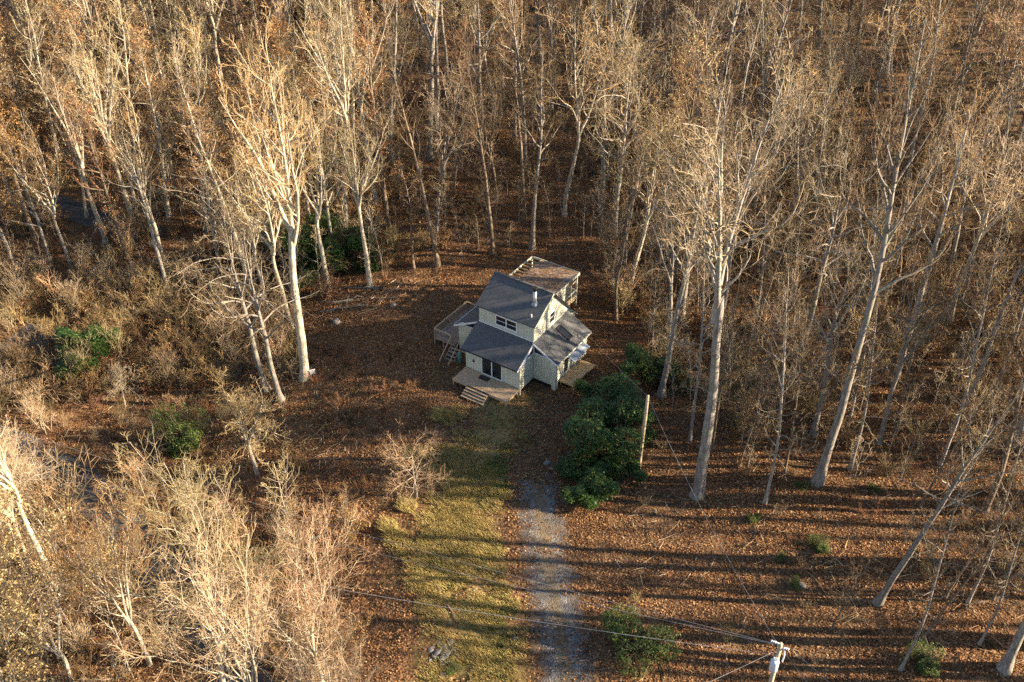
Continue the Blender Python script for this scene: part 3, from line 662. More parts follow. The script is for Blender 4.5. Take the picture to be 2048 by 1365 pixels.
def make_evergreen(seed, H, W_, nclump, leafm_, droop=.35, leaflen=.17, per=8, lobes=6):
    r = np.random.default_rng(seed)
    lobes *= 2; lc = np.c_[r.normal(0, W_*.30, (lobes, 2)), r.uniform(.18, .9, lobes)*H]; lr = r.uniform(.16, .36, lobes)*W_
    k = r.integers(0, lobes, nclump); dd = norm(r.normal(0, 1, (nclump, 3))); rad = lr[k]*r.uniform(.45, 1.05, nclump)**.6
    c = lc[k]+dd*rad[:, None]*np.array([1, 1, .85]); c[:, 2] = np.maximum(c[:, 2], .15)
    # stems reach to a third of the clumps
    ns = nclump//4; L = np.linalg.norm(c[:ns], axis=1); P0 = np.c_[r.normal(0, W_*.08, (ns, 2)), np.full(ns, -.1)]
    t = np.linspace(0, 1, 6)[None, :, None]; P = P0[:, None]*(1-t)+c[:ns][:, None]*t; P[:, 1:-1] += r.normal(0, .1, (ns, 4, 3)); P[:, :, 2] += np.sin(t[..., 0]*pi)*.25
    Rr = np.linspace(.035, .012, 6)[None].repeat(ns, 0); stems = (*tubes(P, Rr, 3), 0)
    az = r.uniform(0, 2*pi, (nclump, per)); el = r.uniform(-.6, .5, (nclump, per))-droop*.4; ll = leaflen*r.uniform(.7, 1.3, (nclump, per))
    d = np.stack([np.cos(az)*np.cos(el), np.sin(az)*np.cos(el), np.sin(el)], -1); side = np.stack([-np.sin(az), np.cos(az), r.normal(0, .3, az.shape)], -1)
    c_ = c[:, None]+r.normal(0, .05, (nclump, per, 3)); a = c_+d*.02; b = c_+d*(ll[..., None]*.55)+side*(ll[..., None]*.2); e = c_+d*ll[..., None]; f = c_+d*(ll[..., None]*.55)-side*(ll[..., None]*.2)
    V = np.stack([a, b, e, f], 2).reshape(-1, 3)
    return dict(stems=mesh_np('ever%d_stems' % seed, [stems], [M['twig_dark']]), leaves=mesh_np('ever%d_leaves' % seed, [(V, np.arange(len(V)).reshape(-1, 4), 0)], [M[leafm_]], False))

T = {}
for i, sd_ in enumerate((11, 12, 13)):   # tall straight forest trees, grey
    T['tall%d' % i] = make_tree(sd_, 28, .33, .48, 20, 6.0, 48, 'bark_grey', 'twig_tan', n2=6, n3=3, n4=2, lowb=10, rt=.018, wander=.14)
T['tall3'] = make_tree(14, 27, .28, .52, 20, 5.2, 44, 'bark_brown', 'twig_dark', n2=6, n3=3, n4=2, lowb=12, rt=.017, wander=.15)
T['tall4'] = make_tree(15, 27, .28, .42, 22, 5.6, 50, 'bark_brown', 'twig_red', n2=6, n3=3, n4=2, leaf='leaf_bud', nleaf=900, leafsize=.15, lowb=10, rt=.017, wander=.16)
T['tall5'] = make_tree(16, 26, .26, .44, 18, 6.2, 60, 'bark_pale', 'twig_pale', n2=6, n3=3, n4=2, lowb=8, rt=.018, wander=.20)
T['tall6'] = make_tree(17, 30, .24, .60, 16, 4.2, 42, 'bark_grey', 'twig_tan', n2=6, n3=3, n4=2, lowb=14, rt=.018, wander=.15)
T['fork0'] = make_tree(21, 29, .40, .38, 22, 6.0, 36, 'bark_pale', 'twig_pale', fork=5, n2=6, n3=3, n4=2, trop=.09, rt=.018, wander=.14)
T['fork1'] = make_tree(22, 24, .28, .34, 22, 5.2, 38, 'bark_pale', 'twig_tan', fork=5, n2=6, n3=3, n4=2, trop=.08, rt=.017, wander=.14)
T['fork2'] = make_tree(23, 27, .36, .40, 20, 5.8, 48, 'bark_grey', 'twig_tan', fork=3, n2=6, n3=3, n4=2, trop=.05, wander=.18, rt=.018)
T['fork3'] = make_tree(24, 23, .30, .36, 20, 6.8, 55, 'bark_grey', 'twig_pale', fork=4, n2=6, n3=3, n4=2, trop=.03, wander=.22, rt=.018)
T['wide0'] = make_tree(26, 21, .32, .42, 20, 8.2, 68, 'bark_grey', 'twig_tan', n2=6, n3=4, n4=2, wander=.2, trop=.045, rt=.017, crown_pow=.7)
T['wide1'] = make_tree(27, 22, .30, .36, 18, 7.6, 62, 'bark_pale', 'twig_pale', fork=3, n2=6, n3=4, n4=2, wander=.24, trop=.035, rt=.017, crown_pow=.7)
T['slim0'] = make_tree(31, 22, .14, .50, 18, 2.8, 45, 'bark_grey', 'twig_tan', n2=5, n3=3, n4=2, lowb=12, rt=.016, wander=.16)
T['slim1'] = make_tree(32, 18, .11, .40, 18, 2.6, 50, 'bark_brown', 'twig_dark', n2=5, n3=3, n4=2, lowb=12, rt=.016, wander=.16)
T['gold0'] = make_tree(41, 17, .20, .25, 24, 5.4, 60, 'bark_grey', 'twig_tan', n2=6, n3=3, n4=2, leaf='leaf_gold', nleaf=5200, leafsize=.18, rt=.017)
T['gold1'] = make_tree(42, 22, .24, .30, 24, 5.8, 52, 'bark_pale', 'twig_pale', n2=6, n3=3, n4=2, leaf='leaf_gold', nleaf=2600, leafsize=.17, rt=.017)
T['spread0'] = make_tree(51, 16, .19, .28, 20, 6.0, 50, 'bark_pale', 'twig_pale', fork=4, n2=7, n3=5, n4=2, wander=.17, trop=.06, rt=.013)
T['spread1'] = make_tree(52, 15, .17, .22, 20, 5.4, 50, 'bark_pale', 'twig_pale', fork=5, n2=7, n3=5, n4=3, wander=.18, trop=.08, rt=.012, tip='twig_red')
T['spread2'] = make_tree(53, 14, .17, .20, 20, 5.0, 55, 'bark_pale', 'twig_tan', fork=4, n2=7, n3=5, n4=2, wander=.18, trop=.05, leaf='leaf_bud', nleaf=3400, leafsize=.16, rt=.013)
T['small0'] = make_tree(61, 4.4, .09, .28, 18, 2.7, 74, 'bark_pale', 'twig_pale', n2=10, n3=5, n4=2, wander=.12, trop=.01, rt=.007, crown_pow=.4)
T['gnarl0'] = make_tree(62, 6.0, .15, .30, 12, 3.0, 62, 'bark_pale', 'twig_pale', fork=3, n2=7, n3=5, n4=3, wander=.34, trop=.0, rt=.010)
T['snag0'] = make_tree(63, 9, .24, .55, 5, 1.6, 40, 'bark_brown', 'twig_dark', n2=2, n3=1, n4=0)
T['caster0'] = make_tree(64, 30, .50, .66, 9, 5.0, 45, 'bark_grey', 'twig_tan', n2=3, n3=1, n4=0, rt=.03)  # bare-trunked shape made to cast banded shadows, planted only out of view
T['sap0'] = make_tree(65, 9, .055, .30, 12, 1.6, 45, 'bark_grey', 'twig_tan', n2=5, n3=3, n4=0, rt=.012)
T['sap1'] = make_tree(66, 7, .05, .25, 12, 1.8, 55, 'bark_pale', 'twig_pale', n2=5, n3=3, n4=0, rt=.012, wander=.2)
S_ = {}
S_['brush0'] = make_shrub(71, 3.2, 9, 32, 'twig_tan'); S_['brush1'] = make_shrub(72, 2.4, 9, 50, 'twig_red', arch=.03)
S_['brush2'] = make_shrub(73, 4.2, 7, 24, 'twig_pale', n2=8); S_['brush3'] = make_shrub(74, 1.3, 14, 70, 'twig_dark', arch=.06)
S_['brush4'] = make_shrub(75, 2.6, 9, 40, 'twig_tan', leaf='leaf_gold', nleaf=500, leafsize=.14)
EV = dict(rhodo0=make_evergreen(81, 4.0, 3.8, 2600, 'leaf_green'), rhodo1=make_evergreen(82, 3.0, 3.2, 1700, 'leaf_green', lobes=5),
          bushy=make_evergreen(83, 2.0, 3.2, 1000, 'leaf_yellowgreen', leaflen=.13, lobes=5))

def put(kind, x, y, s=1.0, rz=None, label='', group=None, cat='tree', name='bare_tree', tilt=(0, 0), sz=None, bark_=None):
    src = T.get(kind) or S_.get(kind) or EV.get(kind)
    z = float(hgt(x, y)); o = empty(name, (x, y, z), 0, label, cat, group)
    o.rotation_euler = (tilt[0], tilt[1], rng.uniform(0, 2*pi) if rz is None else rz); o.scale = (s, s, sz or s)
    for nm in ('trunk', 'crown', 'stems', 'leaves'):
        me = src.get(nm)
        if me: link({'stems': 'stems', 'leaves': 'foliage'}.get(nm, nm), me, o)
    return o
def putpx(kind, px, py, s=1.0, **k):
    x, y, z = at(px, py); return put(kind, x, y, s, **k)

# trees one can single out in the photograph: kind, base pixel, scale, label, extra
HAND = [
 ('fork2', 1395, 990, 1.42, 'massive smooth grey trunk nearest the house on its right, forking high up', dict(sz=1.42, tilt=(0, .035))),
 ('tall0', 1635, 966, 1.15, 'long pale grey trunk leaning right, second thick trunk to the right of the house', dict(tilt=(0, .07), sz=1.45)),
 ('slim0', 1530, 1006, 1.05, 'slender grey tree standing between the two thickest trunks on the right', dict(tilt=(0, .05))),
 ('slim1', 1568, 948, 1.1, 'thin dark stemmed tree just behind the slender grey one', {}),
 ('tall1', 1787, 770, 1.05, 'grey trunk standing behind the long leaning trunk on the right', dict(tilt=(0, .02))),
 ('tall2', 1755, 1205, .80, 'crooked grey tree low on the right with pale peeling bark', dict(tilt=(0, .05))),
 ('slim0', 1880, 930, 1.1, 'slim grey tree in the right hand clearing, well behind the crooked one', dict(tilt=(0, .08))),
 ('tall3', 1965, 1027, .9, 'brown grey trunk leaning out near the right edge', dict(tilt=(0, .05))),
 ('tall0', 2008, 1340, 1.0, 'thick grey trunk at the bottom right corner', dict(tilt=(0, .03))),
 ('slim0', 1800, 1342, .85, 'thin pale tree leaning right near the bottom right', dict(tilt=(0, .12))),
 ('slim1', 1842, 1285, .85, 'thin pale leaning tree just behind another near the bottom right', dict(tilt=(0, .12))),
 ('slim1', 1985, 1200, .8, 'thin grey sapling near the right edge above the corner trunk', dict(tilt=(0, .05))),
 ('slim0', 1380, 882, 1.1, 'slender grey tree directly left of the massive trunk', {}),
 ('tall1', 1322, 792, .95, 'grey tree rising out of the evergreen bush by the wooden pole', {}),
 ('slim1', 1425, 898, 1.0, 'thin dark tree close behind the massive trunk', {}),
 ('tall0', 1628, 868, .8, 'brownish tree in the middle of the right hand stand', {}),
 ('slim0', 1985, 800, 1.2, 'slim tree standing alone by the right edge', {}),
 ('fork0', 610, 756, 1.2, 'tall pale trunk splitting into white ascending limbs, left of the house', dict(tilt=(0, -.01))),
 ('wide0', 563, 800, .95, 'grey tree with wide low limbs, front one of the pair left of the yard', dict(tilt=(0, -.05))),
 ('wide0', 535, 780, 1.0, 'grey tree with spreading twigs, rear one of the pair left of the yard', dict(tilt=(0, -.06))),
 ('tall1', 342, 602, .75, 'straight pale stem standing in the thicket on the left', dict(tilt=(0, -.06))),
 ('fork0', 110, 1170, .72, 'thick white barked tree at the lower left edge', dict(tilt=(0, -.10))),
 ('tall3', 985, 508, .9, 'slim grey tree with a lit trunk behind the raised deck', {}),
 ('tall0', 1064, 497, .85, 'grey tree behind the rear porch roof', {}),
 ('tall3', 875, 532, .95, 'dark leaning tree at the left of the back yard', dict(tilt=(0, -.06))),
 ('snag0', 828, 540, .9, 'short broken snag leaning left behind the yard', dict(tilt=(0, -.12))),
 ('snag0', 905, 395, 1.0, 'brown broken topped trunk on the slope behind the yard', {}),
 ('snag0', 835, 405, .9, 'stubby broken snag with two cut limbs on the slope', dict(tilt=(0, .08))),
 ('wide1', 1262, 585, .95, 'pale wide tree with curling twigs directly behind the side wing', {}),
 ('wide1', 1450, 590, 1.0, 'wide pale tree close behind the massive trunk, curling bright twigs', {}),
 ('wide0', 1600, 700, 1.0, 'wide grey tree between the massive trunk and the long leaning one, further back', {}),
 ('wide1', 1900, 640, 1.0, 'wide pale crowned tree towards the right edge', {}),
 ('wide0', 960, 300, 1.1, 'broad grey crown rising on the slope above the house', {}),
 ('slim0', 1935, 1206, .80, 'slender leaning tree rising beside the brown log near the right edge', dict(tilt=(0, .10))),
 ('slim1', 1890, 1196, .85, 'thin dark leaning tree left of the brown log near the right edge', dict(tilt=(0, .09))),
 ('slim0', 1700, 940, 1.05, 'slender grey tree just right of the foot of the long leaning trunk', dict(tilt=(0, .04))),
 ('tall6', 2043, 1150, .80, 'grey trunk cut by the right edge below the middle', dict(tilt=(0, .04))),
 ('slim1', 1840, 1015, 1.0, 'thin dark tree in the middle of the right clearing', dict(tilt=(0, .07))),
 ('tall6', 1905, 862, .95, 'very tall thin trunk rising behind the right clearing', dict(tilt=(0, .05))),
 ('slim0', 1700, 832, 1.05, 'slender grey tree at the back of the right clearing', dict(tilt=(0, .03))),
 ('slim1', 1478, 935, .95, 'thin dark sapling right of the massive trunk', dict(tilt=(0, .03))),
 ('slim0', 2046, 1062, .9, 'slender grey tree on the right edge beside the brown grey trunk', dict(tilt=(0, .05))),
 ('slim1', 1662, 1260, .55, 'small thin sapling alone in the lower right leaves', dict(tilt=(0, .06))),
 ('slim0', 1958, 1290, .7, 'thin pale tree left of the corner trunk', dict(tilt=(0, .10))),
 ('slim1', 745, 530, 1.0, 'thin dark tree beside the evergreens at the back left', {}),
 ('wide1', 1130, 430, 1.05, 'wide crowned pale tree straight behind the house', {}),
 ('wide0', 1230, 470, 1.1, 'pale branching tree behind the house to the right', {}),
]
for kind, px, py, s, lab, ex in HAND:
    putpx(kind, px, py, s, label=lab, rz=rng.uniform(0, 2*pi) if 'tilt' not in ex else 0.0, **ex)
LOWLEFT = [
 ('spread1', 300, 1330, 1.15, 'pale tree with reddish twig tips above the road'), ('spread0', 455, 1400, 1.25, 'cream limbed spreading tree at the bottom left'),
 ('spread1', 650, 1390, 1.05, 'pale red tipped tree nearest the lawn, bottom left'), ('spread2', 150, 1380, 1.2, 'pale tree hung with small golden seed heads at the bottom left'),
  ('spread0', 560, 1530, 1.2, 'bright branching tree rising from below the bottom edge'),
 ('spread1', 700, 1560, 1.0, 'pale twiggy tree beside the lawn at the bottom edge'), ('spread2', 20, 1290, 1.1, 'gold dotted tree in the bottom left corner'),
  
 ('spread2', 60, 1500, 1.2, 'dense pale tree below the bottom left corner'), ('brush2', 30, 980, 2.4, 'fine twigged thicket tree above the road at the left edge'), ('brush0', 120, 1040, 2.2, 'fine twigged tan bush between the road and the thick white trunk'), ('spread0', 60, 1130, .8, 'fine twigged olive bush tree behind the thick white trunk')]
for kind, px, py, s, lab in LOWLEFT:
    putpx(kind, px, py, s, label=lab, group='pale trees at the lower left')
putpx('small0', 833, 997, 1.12, rz=3.1, label='small round bare ornamental tree on the lawn', name='ornamental_tree')
putpx('gnarl0', 515, 950, 1.5, label='twisted pale bare tree on the bank left of the lawn', name='gnarled_tree')
putpx('gnarl0', 250, 815, .8, label='low twisted grey shrub tree above the road', name='gnarled_tree')

# the surrounding wood: poisson-like sites
CLEAR = [(600, 610), (800, 560), (870, 545), (1020, 505), (1190, 500), (1230, 640), (1290, 720), (1370, 1000), (1400, 1700), (700, 1700), (700, 1010), (450, 1010), (150, 960), (90, 830), (380, 780), (600, 770)]
RIGHT_OPEN = [(1230, 880), (2060, 900), (2300, 900), (2300, 1700), (1230, 1700)]
NEAR = [(-400, 560), (450, 560), (620, 700), (620, 780), (350, 800), (100, 1000), (-400, 1000)]
sites = [(o.location.x, o.location.y, 2.0) for o in C.objects if o.get('category') == 'tree']
keep = []
tries = 0
cand = rng.uniform([-85, 40], [85, 168], (9000, 2))
FORK_KINDS = ['tall0', 'tall1', 'tall2', 'tall3', 'tall4', 'slim0', 'slim1', 'fork1', 'fork2']
for x, y in cand:
    z = float(hgt(x, y)); px, py = topix(x, y, z); tx_, ty_ = topix(x, y, z+24)
    inview = -350 < px < 2400 and py < 1500 and (ty_ < 1400)
    if not inview: continue
    if inpoly(px, py, CLEAR) or inpoly(px, py, RIGHT_OPEN) or inpoly(px, py, NEAR): continue
    if py > 900: continue
    if -120 < px < 260 and 340 < py < 470 and rng.random() < .7: continue
    if 66 < y < 88 and 12 < x < 62 and rng.random() < (.9 if 69.5 < y < 80.5 and x < 50 else .4): continue
    cl = sin(x*.11+2)*cos(y*.13)+.6*sin(x*.23+y*.19)
    if y > 98 and cl < -.45 and rng.random() < .75: continue
    dmin = (3.6 if y < 118 else 4.0)+(.8 if 600 < px < 1300 else 0)
    if any((x-a)**2+(y-b)**2 < max(dmin, c)**2 for a, b, c in sites): continue
    sites.append((x, y, dmin)); keep.append((x, y, px, py))
print('wood sites', len(keep))
keep.sort(key=lambda k: k[1])
def zone(px, py):
    if px < 420: return 'on the far left slope' if py < 420 else 'on the left bank'
    if px < 820: return 'in the golden wood left of the back slope'
    if px < 1250: return 'on the slope behind the house'
    return 'in the wood right of the house' if py > 420 else 'on the far right slope'
BARK = {'tall0': 'tall straight grey tree', 'tall1': 'tall upright grey tree with wide crown', 'tall2': 'tall grey high crowned tree', 'tall3': 'tall dark brown tree', 'tall4': 'tall brown tree with clinging tan leaf specks',
        'tall6': 'very tall thin grey tree', 'tall5': 'tall pale tree with crooked limbs', 'wide0': 'broad crowned grey tree', 'wide1': 'broad pale tree with curling twigs', 'fork0': 'large white limbed forking tree', 'fork1': 'pale tree of many ascending limbs', 'fork2': 'grey forked tree with bent limbs', 'fork3': 'grey forked tree with pale twisting twigs',
        'slim0': 'slender grey tree', 'slim1': 'slender dark tree', 'gold0': 'low tree full of golden brown leaves', 'gold1': 'pale tree with scattered golden leaves'}
def cell(px, py):
    row = 'top edge' if py < 130 else 'upper part' if py < 290 else 'upper middle' if py < 450 else 'middle' if py < 650 else 'lower middle'
    col = 'far left' if px < 250 else 'left' if px < 520 else 'left of centre' if px < 820 else 'behind the house' if px < 1200 else 'right of centre' if px < 1500 else 'right' if px < 1800 else 'far right'
    return col, row
ORD = ['leftmost', 'second from left', 'third from left', 'fourth from left', 'fifth from left', 'sixth from left', 'seventh from left', 'eighth from left', 'ninth from left', 'tenth from left', 'eleventh from left', 'twelfth from left', 'thirteenth from left', 'fourteenth from left', 'fifteenth from left', 'sixteenth from left']
todo = []; nkeep = 0; rest = []
for x, y, px, py in keep:
    if px < 430 and py < 250: pool = ['gold1', 'gold0', 'tall4', 'fork1', 'fork1', 'tall5']
    elif px < 760: pool = ['gold0', 'gold1', 'gold1', 'fork1', 'fork0', 'fork1', 'tall4', 'tall5']
    elif px < 1250: pool = ['tall0', 'tall3', 'tall3', 'fork2', 'tall4', 'slim1', 'fork3', 'tall6', 'fork2', 'wide0', 'wide1']
    else: pool = ['tall0', 'tall2', 'tall4', 'tall4', 'slim0', 'slim1', 'slim0', 'fork2', 'tall1', 'fork3', 'tall6', 'tall6', 'tall3', 'wide0', 'wide1', 'wide1']
    if 64 < y < 100 and x > 18: pool = ['slim0', 'slim1', 'slim0', 'tall3', 'fork2']
    kind = pool[rng.integers(len(pool))]; s = rng.uniform(.66, 1.10)
    if nkeep < 262: todo.append((kind, x, y, px, py, s)); nkeep += 1
    else: rest.append((x, y, s, kind))
from collections import defaultdict
byc = defaultdict(list)
for t_ in todo: byc[(t_[0], cell(t_[3], t_[4]))].append(t_)
for (kind, (col_, row_)), L_ in byc.items():
    L_.sort(key=lambda q: q[3])
    for i, (kind, x, y, px, py, s) in enumerate(L_):
        place = '%s, %s' % (col_, row_); lab = BARK[kind]+', '+(ORD[min(i, 15)]+', ' if len(L_) > 1 else '')+place
        put(kind, x, y, s, label=lab, group='trees of the surrounding wood', tilt=(rng.normal(0, .03), rng.normal(0, .03)))

# ------------------------------------------------------------------ masses: geometry-node scatters of one object each
def scatter(name, srcs, items, label):
    """items: (x, y, z, rx, ry, rz, scale, source index); one stuff object"""
    A = np.array(items, float); me = bpy.data.meshes.new(name); me.vertices.add(len(A)); me.vertices.foreach_set('co', A[:, :3].astype(np.float32).ravel())
    a = me.attributes.new('rot', 'FLOAT_VECTOR', 'POINT'); a.data.foreach_set('vector', A[:, 3:6].astype(np.float32).ravel())
    a = me.attributes.new('scl', 'FLOAT', 'POINT'); a.data.foreach_set('value', A[:, 6].astype(np.float32))
    a = me.attributes.new('idx', 'INT', 'POINT'); a.data.foreach_set('value', A[:, 7].astype(np.int32)); me.update()
    ob = link(name, me); ng = bpy.data.node_groups.new(name, 'GeometryNodeTree')
    ng.interface.new_socket('Geometry', in_out='INPUT', socket_type='NodeSocketGeometry'); ng.interface.new_socket('Geometry', in_out='OUTPUT', socket_type='NodeSocketGeometry')
    N = ng.nodes; L = ng.links; gi = N.new('NodeGroupInput'); go = N.new('NodeGroupOutput'); jn = N.new('GeometryNodeJoinGeometry')
    def attr(nm, ty):
        q = N.new('GeometryNodeInputNamedAttribute'); q.data_type = ty; q.inputs[0].default_value = nm; return q.outputs[0]
    rot, scl, idx = attr('rot', 'FLOAT_VECTOR'), attr('scl', 'FLOAT'), attr('idx', 'INT')
    for k, meshes in enumerate(srcs):
        cmp_ = N.new('FunctionNodeCompare'); cmp_.data_type = 'INT'; cmp_.operation = 'EQUAL'; L.new(idx, cmp_.inputs[2]); cmp_.inputs[3].default_value = k
        for mm in meshes:
            so_ = bpy.data.objects.new(mm.name+'_source', mm)
            oi = N.new('GeometryNodeObjectInfo'); oi.inputs['Object'].default_value = so_; oi.transform_space = 'ORIGINAL'; oi.inputs['As Instance'].default_value = True
            ip = N.new('GeometryNodeInstanceOnPoints'); L.new(gi.outputs[0], ip.inputs['Points']); L.new(cmp_.outputs[0], ip.inputs['Selection'])
            L.new(oi.outputs['Geometry'], ip.inputs['Instance']); L.new(rot, ip.inputs['Rotation']); L.new(scl, ip.inputs['Scale']); L.new(ip.outputs[0], jn.inputs[0])
    L.new(jn.outputs[0], go.inputs[0]); md = ob.modifiers.new('scatter', 'NODES'); md.node_group = ng
    return tag(ob, label, kind='stuff')

# wood beyond and unseen trees added out of frame to throw long shadows, as one mass
mk = list(T); mi = []
for x, y, s, kind in rest: mi.append((x, y, float(hgt(x, y)), 0, 0, rng.uniform(0, 6.28), s, mk.index(kind)))
sh = rng.uniform([18, 0], [120, 150], (2600, 2)); acc = []
for x, y in sh:
    px, py = topix(x, y, float(hgt(x, y)))
    if px < 2120 or (px < 2330 and py > 880 and rng.random() < .3): continue
    if topix(x, y, 26)[0] < 1500: continue
    if any((x-a)**2+(y-b)**2 < (8.5 if y > 66 else 6.5)**2 for a, b in acc): continue
    acc.append((x, y)); mi.append((x, y, float(hgt(x, y)), 0, 0, rng.uniform(0, 6.28), rng.uniform(.8, 1.05), mk.index('caster0')))
print('mass trees', len(mi))
scatter('surrounding_wood', [[T[k]['trunk'], T[k]['crown']]+([T[k]['leaves']] if T[k]['leaves'] else []) for k in mk], mi, 'bare wood continuing beyond the nearer trees, with unseen shadow trees added beside it')

# undergrowth
bk = list(S_)+['sap0', 'sap1']; bi = []
HOUSE_BOX = lambda x, y: (lambda d: -13 < d@E1 < 5.5 and -4.5 < d@E2 < 17)(np.array([x-OX, y-OY]))
drv = np.array(drive_c); 
def dist_line(x, y, c):
    c = np.asarray(c); a, b = c[:-1], c[1:]; p = np.array([x, y]); ab = b-a
    t = np.clip(((p-a)*ab).sum(1)/(ab*ab).sum(1), 0, 1); return np.hypot(*(a+ab*t[:, None]-p).T).min()
lawn_a = np.array(lawn_c); roads = [gxy((560, 1500), (440, 1280), (300, 1110), (160, 965), (20, 890), (-250, 850)), gxy((-260, 800), (-60, 745), (30, 705), (100, 650)), gxy((-150, 370), (30, 385), (110, 410), (200, 440))]
for x, y in rng.uniform([-75, 32], [75, 165], (9000, 2)):
    z = float(hgt(x, y)); px, py = topix(x, y, z)
    if not (-150 < px < 2200 and py < 1500): continue
    if HOUSE_BOX(x, y) or dist_line(x, y, lawn_a) < 6.6 or min(dist_line(x, y, q) for q in roads) < 2.4 or dist_line(x, y, drv) < 3: continue
    w_, s0, pool = .4, .75, [0, 1, 3, 5, 5, 6]
    if inpoly(px, py, CLEAR):
        if px < 640 and py > 760: w_, s0, pool = .55, .55, [1, 3, 3, 0]
        elif px < 1000 and py > 700: w_, s0, pool = .8, .5, [3, 3, 1]
        elif py < 700: w_, s0, pool = .12, .4, [3, 1]
        else: w_, s0, pool = .10, .45, [3, 0]
    elif inpoly(px, py, RIGHT_OPEN):
        w_, s0, pool = (.40, .65, [3, 0, 1]) if px > 1700 and py < 1200 else (.07, .4, [3, 0])
        if px > 1450 and py < 980: w_, pool = .5, [3, 0, 1, 5, 6]
    elif inpoly(px, py, NEAR): w_, s0, pool = 1.0, .95, [0, 0, 1, 2, 4]
    elif px > 1200 and py > 300: w_, s0, pool = .85, .85, [0, 1, 2, 3, 4, 5, 6, 5]
    elif px < 800: w_, s0, pool = .55, .9, [0, 2, 4, 1, 5, 6]
    if rng.random() > w_: continue
    bi.append((x, y, z, 0, 0, rng.uniform(0, 6.28), s0*rng.uniform(.6, 1.3), pool[rng.integers(len(pool))]))
print('brush', len(bi))
scatter('undergrowth', [[S_[k]['stems']]+([S_[k]['leaves']] if S_[k]['leaves'] else []) if k in S_ else [T[k]['trunk'], T[k]['crown']] for k in bk], bi, 'tangled bare brush and brambles on the forest floor')

# fallen leaves and grass in patches
def leaf_patch(seed, n, size, mat, ls):
    r = np.random.default_rng(seed); p = np.c_[r.uniform(-size/2, size/2, (n, 2)), r.uniform(0.02, .07, n)]
    az = r.uniform(0, 2*pi, n); d = np.stack([np.cos(az), np.sin(az), r.normal(0, .35, n)], 1); e = np.stack([-np.sin(az), np.cos(az), r.normal(0, .35, n)], 1)
    s = (ls*r.uniform(.6, 1.4, n))[:, None]; V = np.stack([p-d*s*.5, p+e*s*.35, p+d*s*.5, p-e*s*.35], 1).reshape(-1, 3)
    return mesh_np('litter%d' % seed, [(V, np.arange(n*4).reshape(-1, 4), 0)], [mat], False)
def grass_patch(seed, n, size, mat, h, lean):
    r = np.random.default_rng(seed); p = np.c_[r.uniform(-size/2, size/2, (n, 2)), np.zeros(n)]
    az = r.uniform(0, 2*pi, n); d = np.stack([np.cos(az)*.5+lean, np.sin(az)*.5, np.full(n, .75)], 1); d = norm(d); e = np.stack([-np.sin(az), np.cos(az), np.zeros(n)], 1)
    s = (h*r.uniform(.5, 1.3, n))[:, None]; V = np.stack([p-e*.02, p+e*.02, p+d*s+e*.006, p+d*s-e*.006], 1).reshape(-1, 3)
    return mesh_np('grass%d' % seed, [(V, np.arange(n*4).reshape(-1, 4), 0)], [mat], False)
lp = [leaf_patch(1, 2600, 4.6, M['litter_leaf'], .135), leaf_patch(2, 1100, 4.6, M['litter_leaf'], .14)]; li = []
sp = leaf_patch(3, 420, 4.6, M['litter_leaf'], .15); lp.append(sp)
for x in np.arange(-46, 50, 4.0):
    for y in np.arange(28, 125, 4.0):
        px, py = topix(x, y, float(hgt(x, y)))
        if not (-120 < px < 2170 and py < 1480): continue
        on = dist_line(x, y, lawn_a) < 6 or dist_line(x, y, drv) < 2.5 or min(dist_line(x, y, q) for q in roads) < 4.5
        if (lambda d: -9 < d@E1 < 2.5 and 0 < d@E2 < 10)(np.array([x-OX, y-OY])): continue
        z = float(hgt(x, y)); sx = float(hgt(x+1, y)-hgt(x-1, y))/2; sy = float(hgt(x, y+1)-hgt(x, y-1))/2
        li.append((x, y, z+(.05 if on else .0), math.atan(sy), -math.atan(sx), 0, 1.0, 2 if on else int(sin(x*.35)*cos(y*.3+1)+rng.normal(0, .35) < 0)))
def stick_patch(seed, n, size):
    r = np.random.default_rng(seed); az = r.uniform(0, 2*pi, n); D = np.stack([np.cos(az), np.sin(az), r.normal(0, .08, n)], 1)
    P, Rr = grow(r, np.c_[r.uniform(-size/2, size/2, (n, 2)), np.full(n, .07)], D, r.uniform(.5, 2.4, n), r.uniform(.012, .04, n), 4, .16, 0, .008)
    return mesh_np('sticks', [(*tubes(P, Rr, 4), 0)], [M['twig_pale']])
stk = [stick_patch(9, 26, 6), stick_patch(10, 26, 6)]; si_ = []
for x, y in rng.uniform([-48, 30], [50, 125], (420, 2)):
    px, py = topix(x, y, float(hgt(x, y)))
    if -100 < px < 2150 and py < 1450 and not HOUSE_BOX(x, y) and dist_line(x, y, lawn_a) > 7.5 and dist_line(x, y, drv) > 5.5 and min(dist_line(x, y, q) for q in roads) > 5:
        si_.append((x, y, float(hgt(x, y)), math.atan(float(hgt(x, y+1)-hgt(x, y-1))/2), -math.atan(float(hgt(x+1, y)-hgt(x-1, y))/2), 0, 1, int(rng.integers(2))))
scatter('fallen_sticks', [[q] for q in stk], si_, 'fallen twigs and sticks lying among the leaves')
scatter('fallen_leaves', [[q] for q in lp], li, 'layer of brown fallen leaves on the ground')
gp = [grass_patch(5, 260, 1.6, M['dry_grass'], .34, .35), grass_patch(6, 300, 1.6, M['green_grass'], .16, .1), grass_patch(7, 420, 1.5, M['dry_grass'], .75, .55)]; gi_ = []
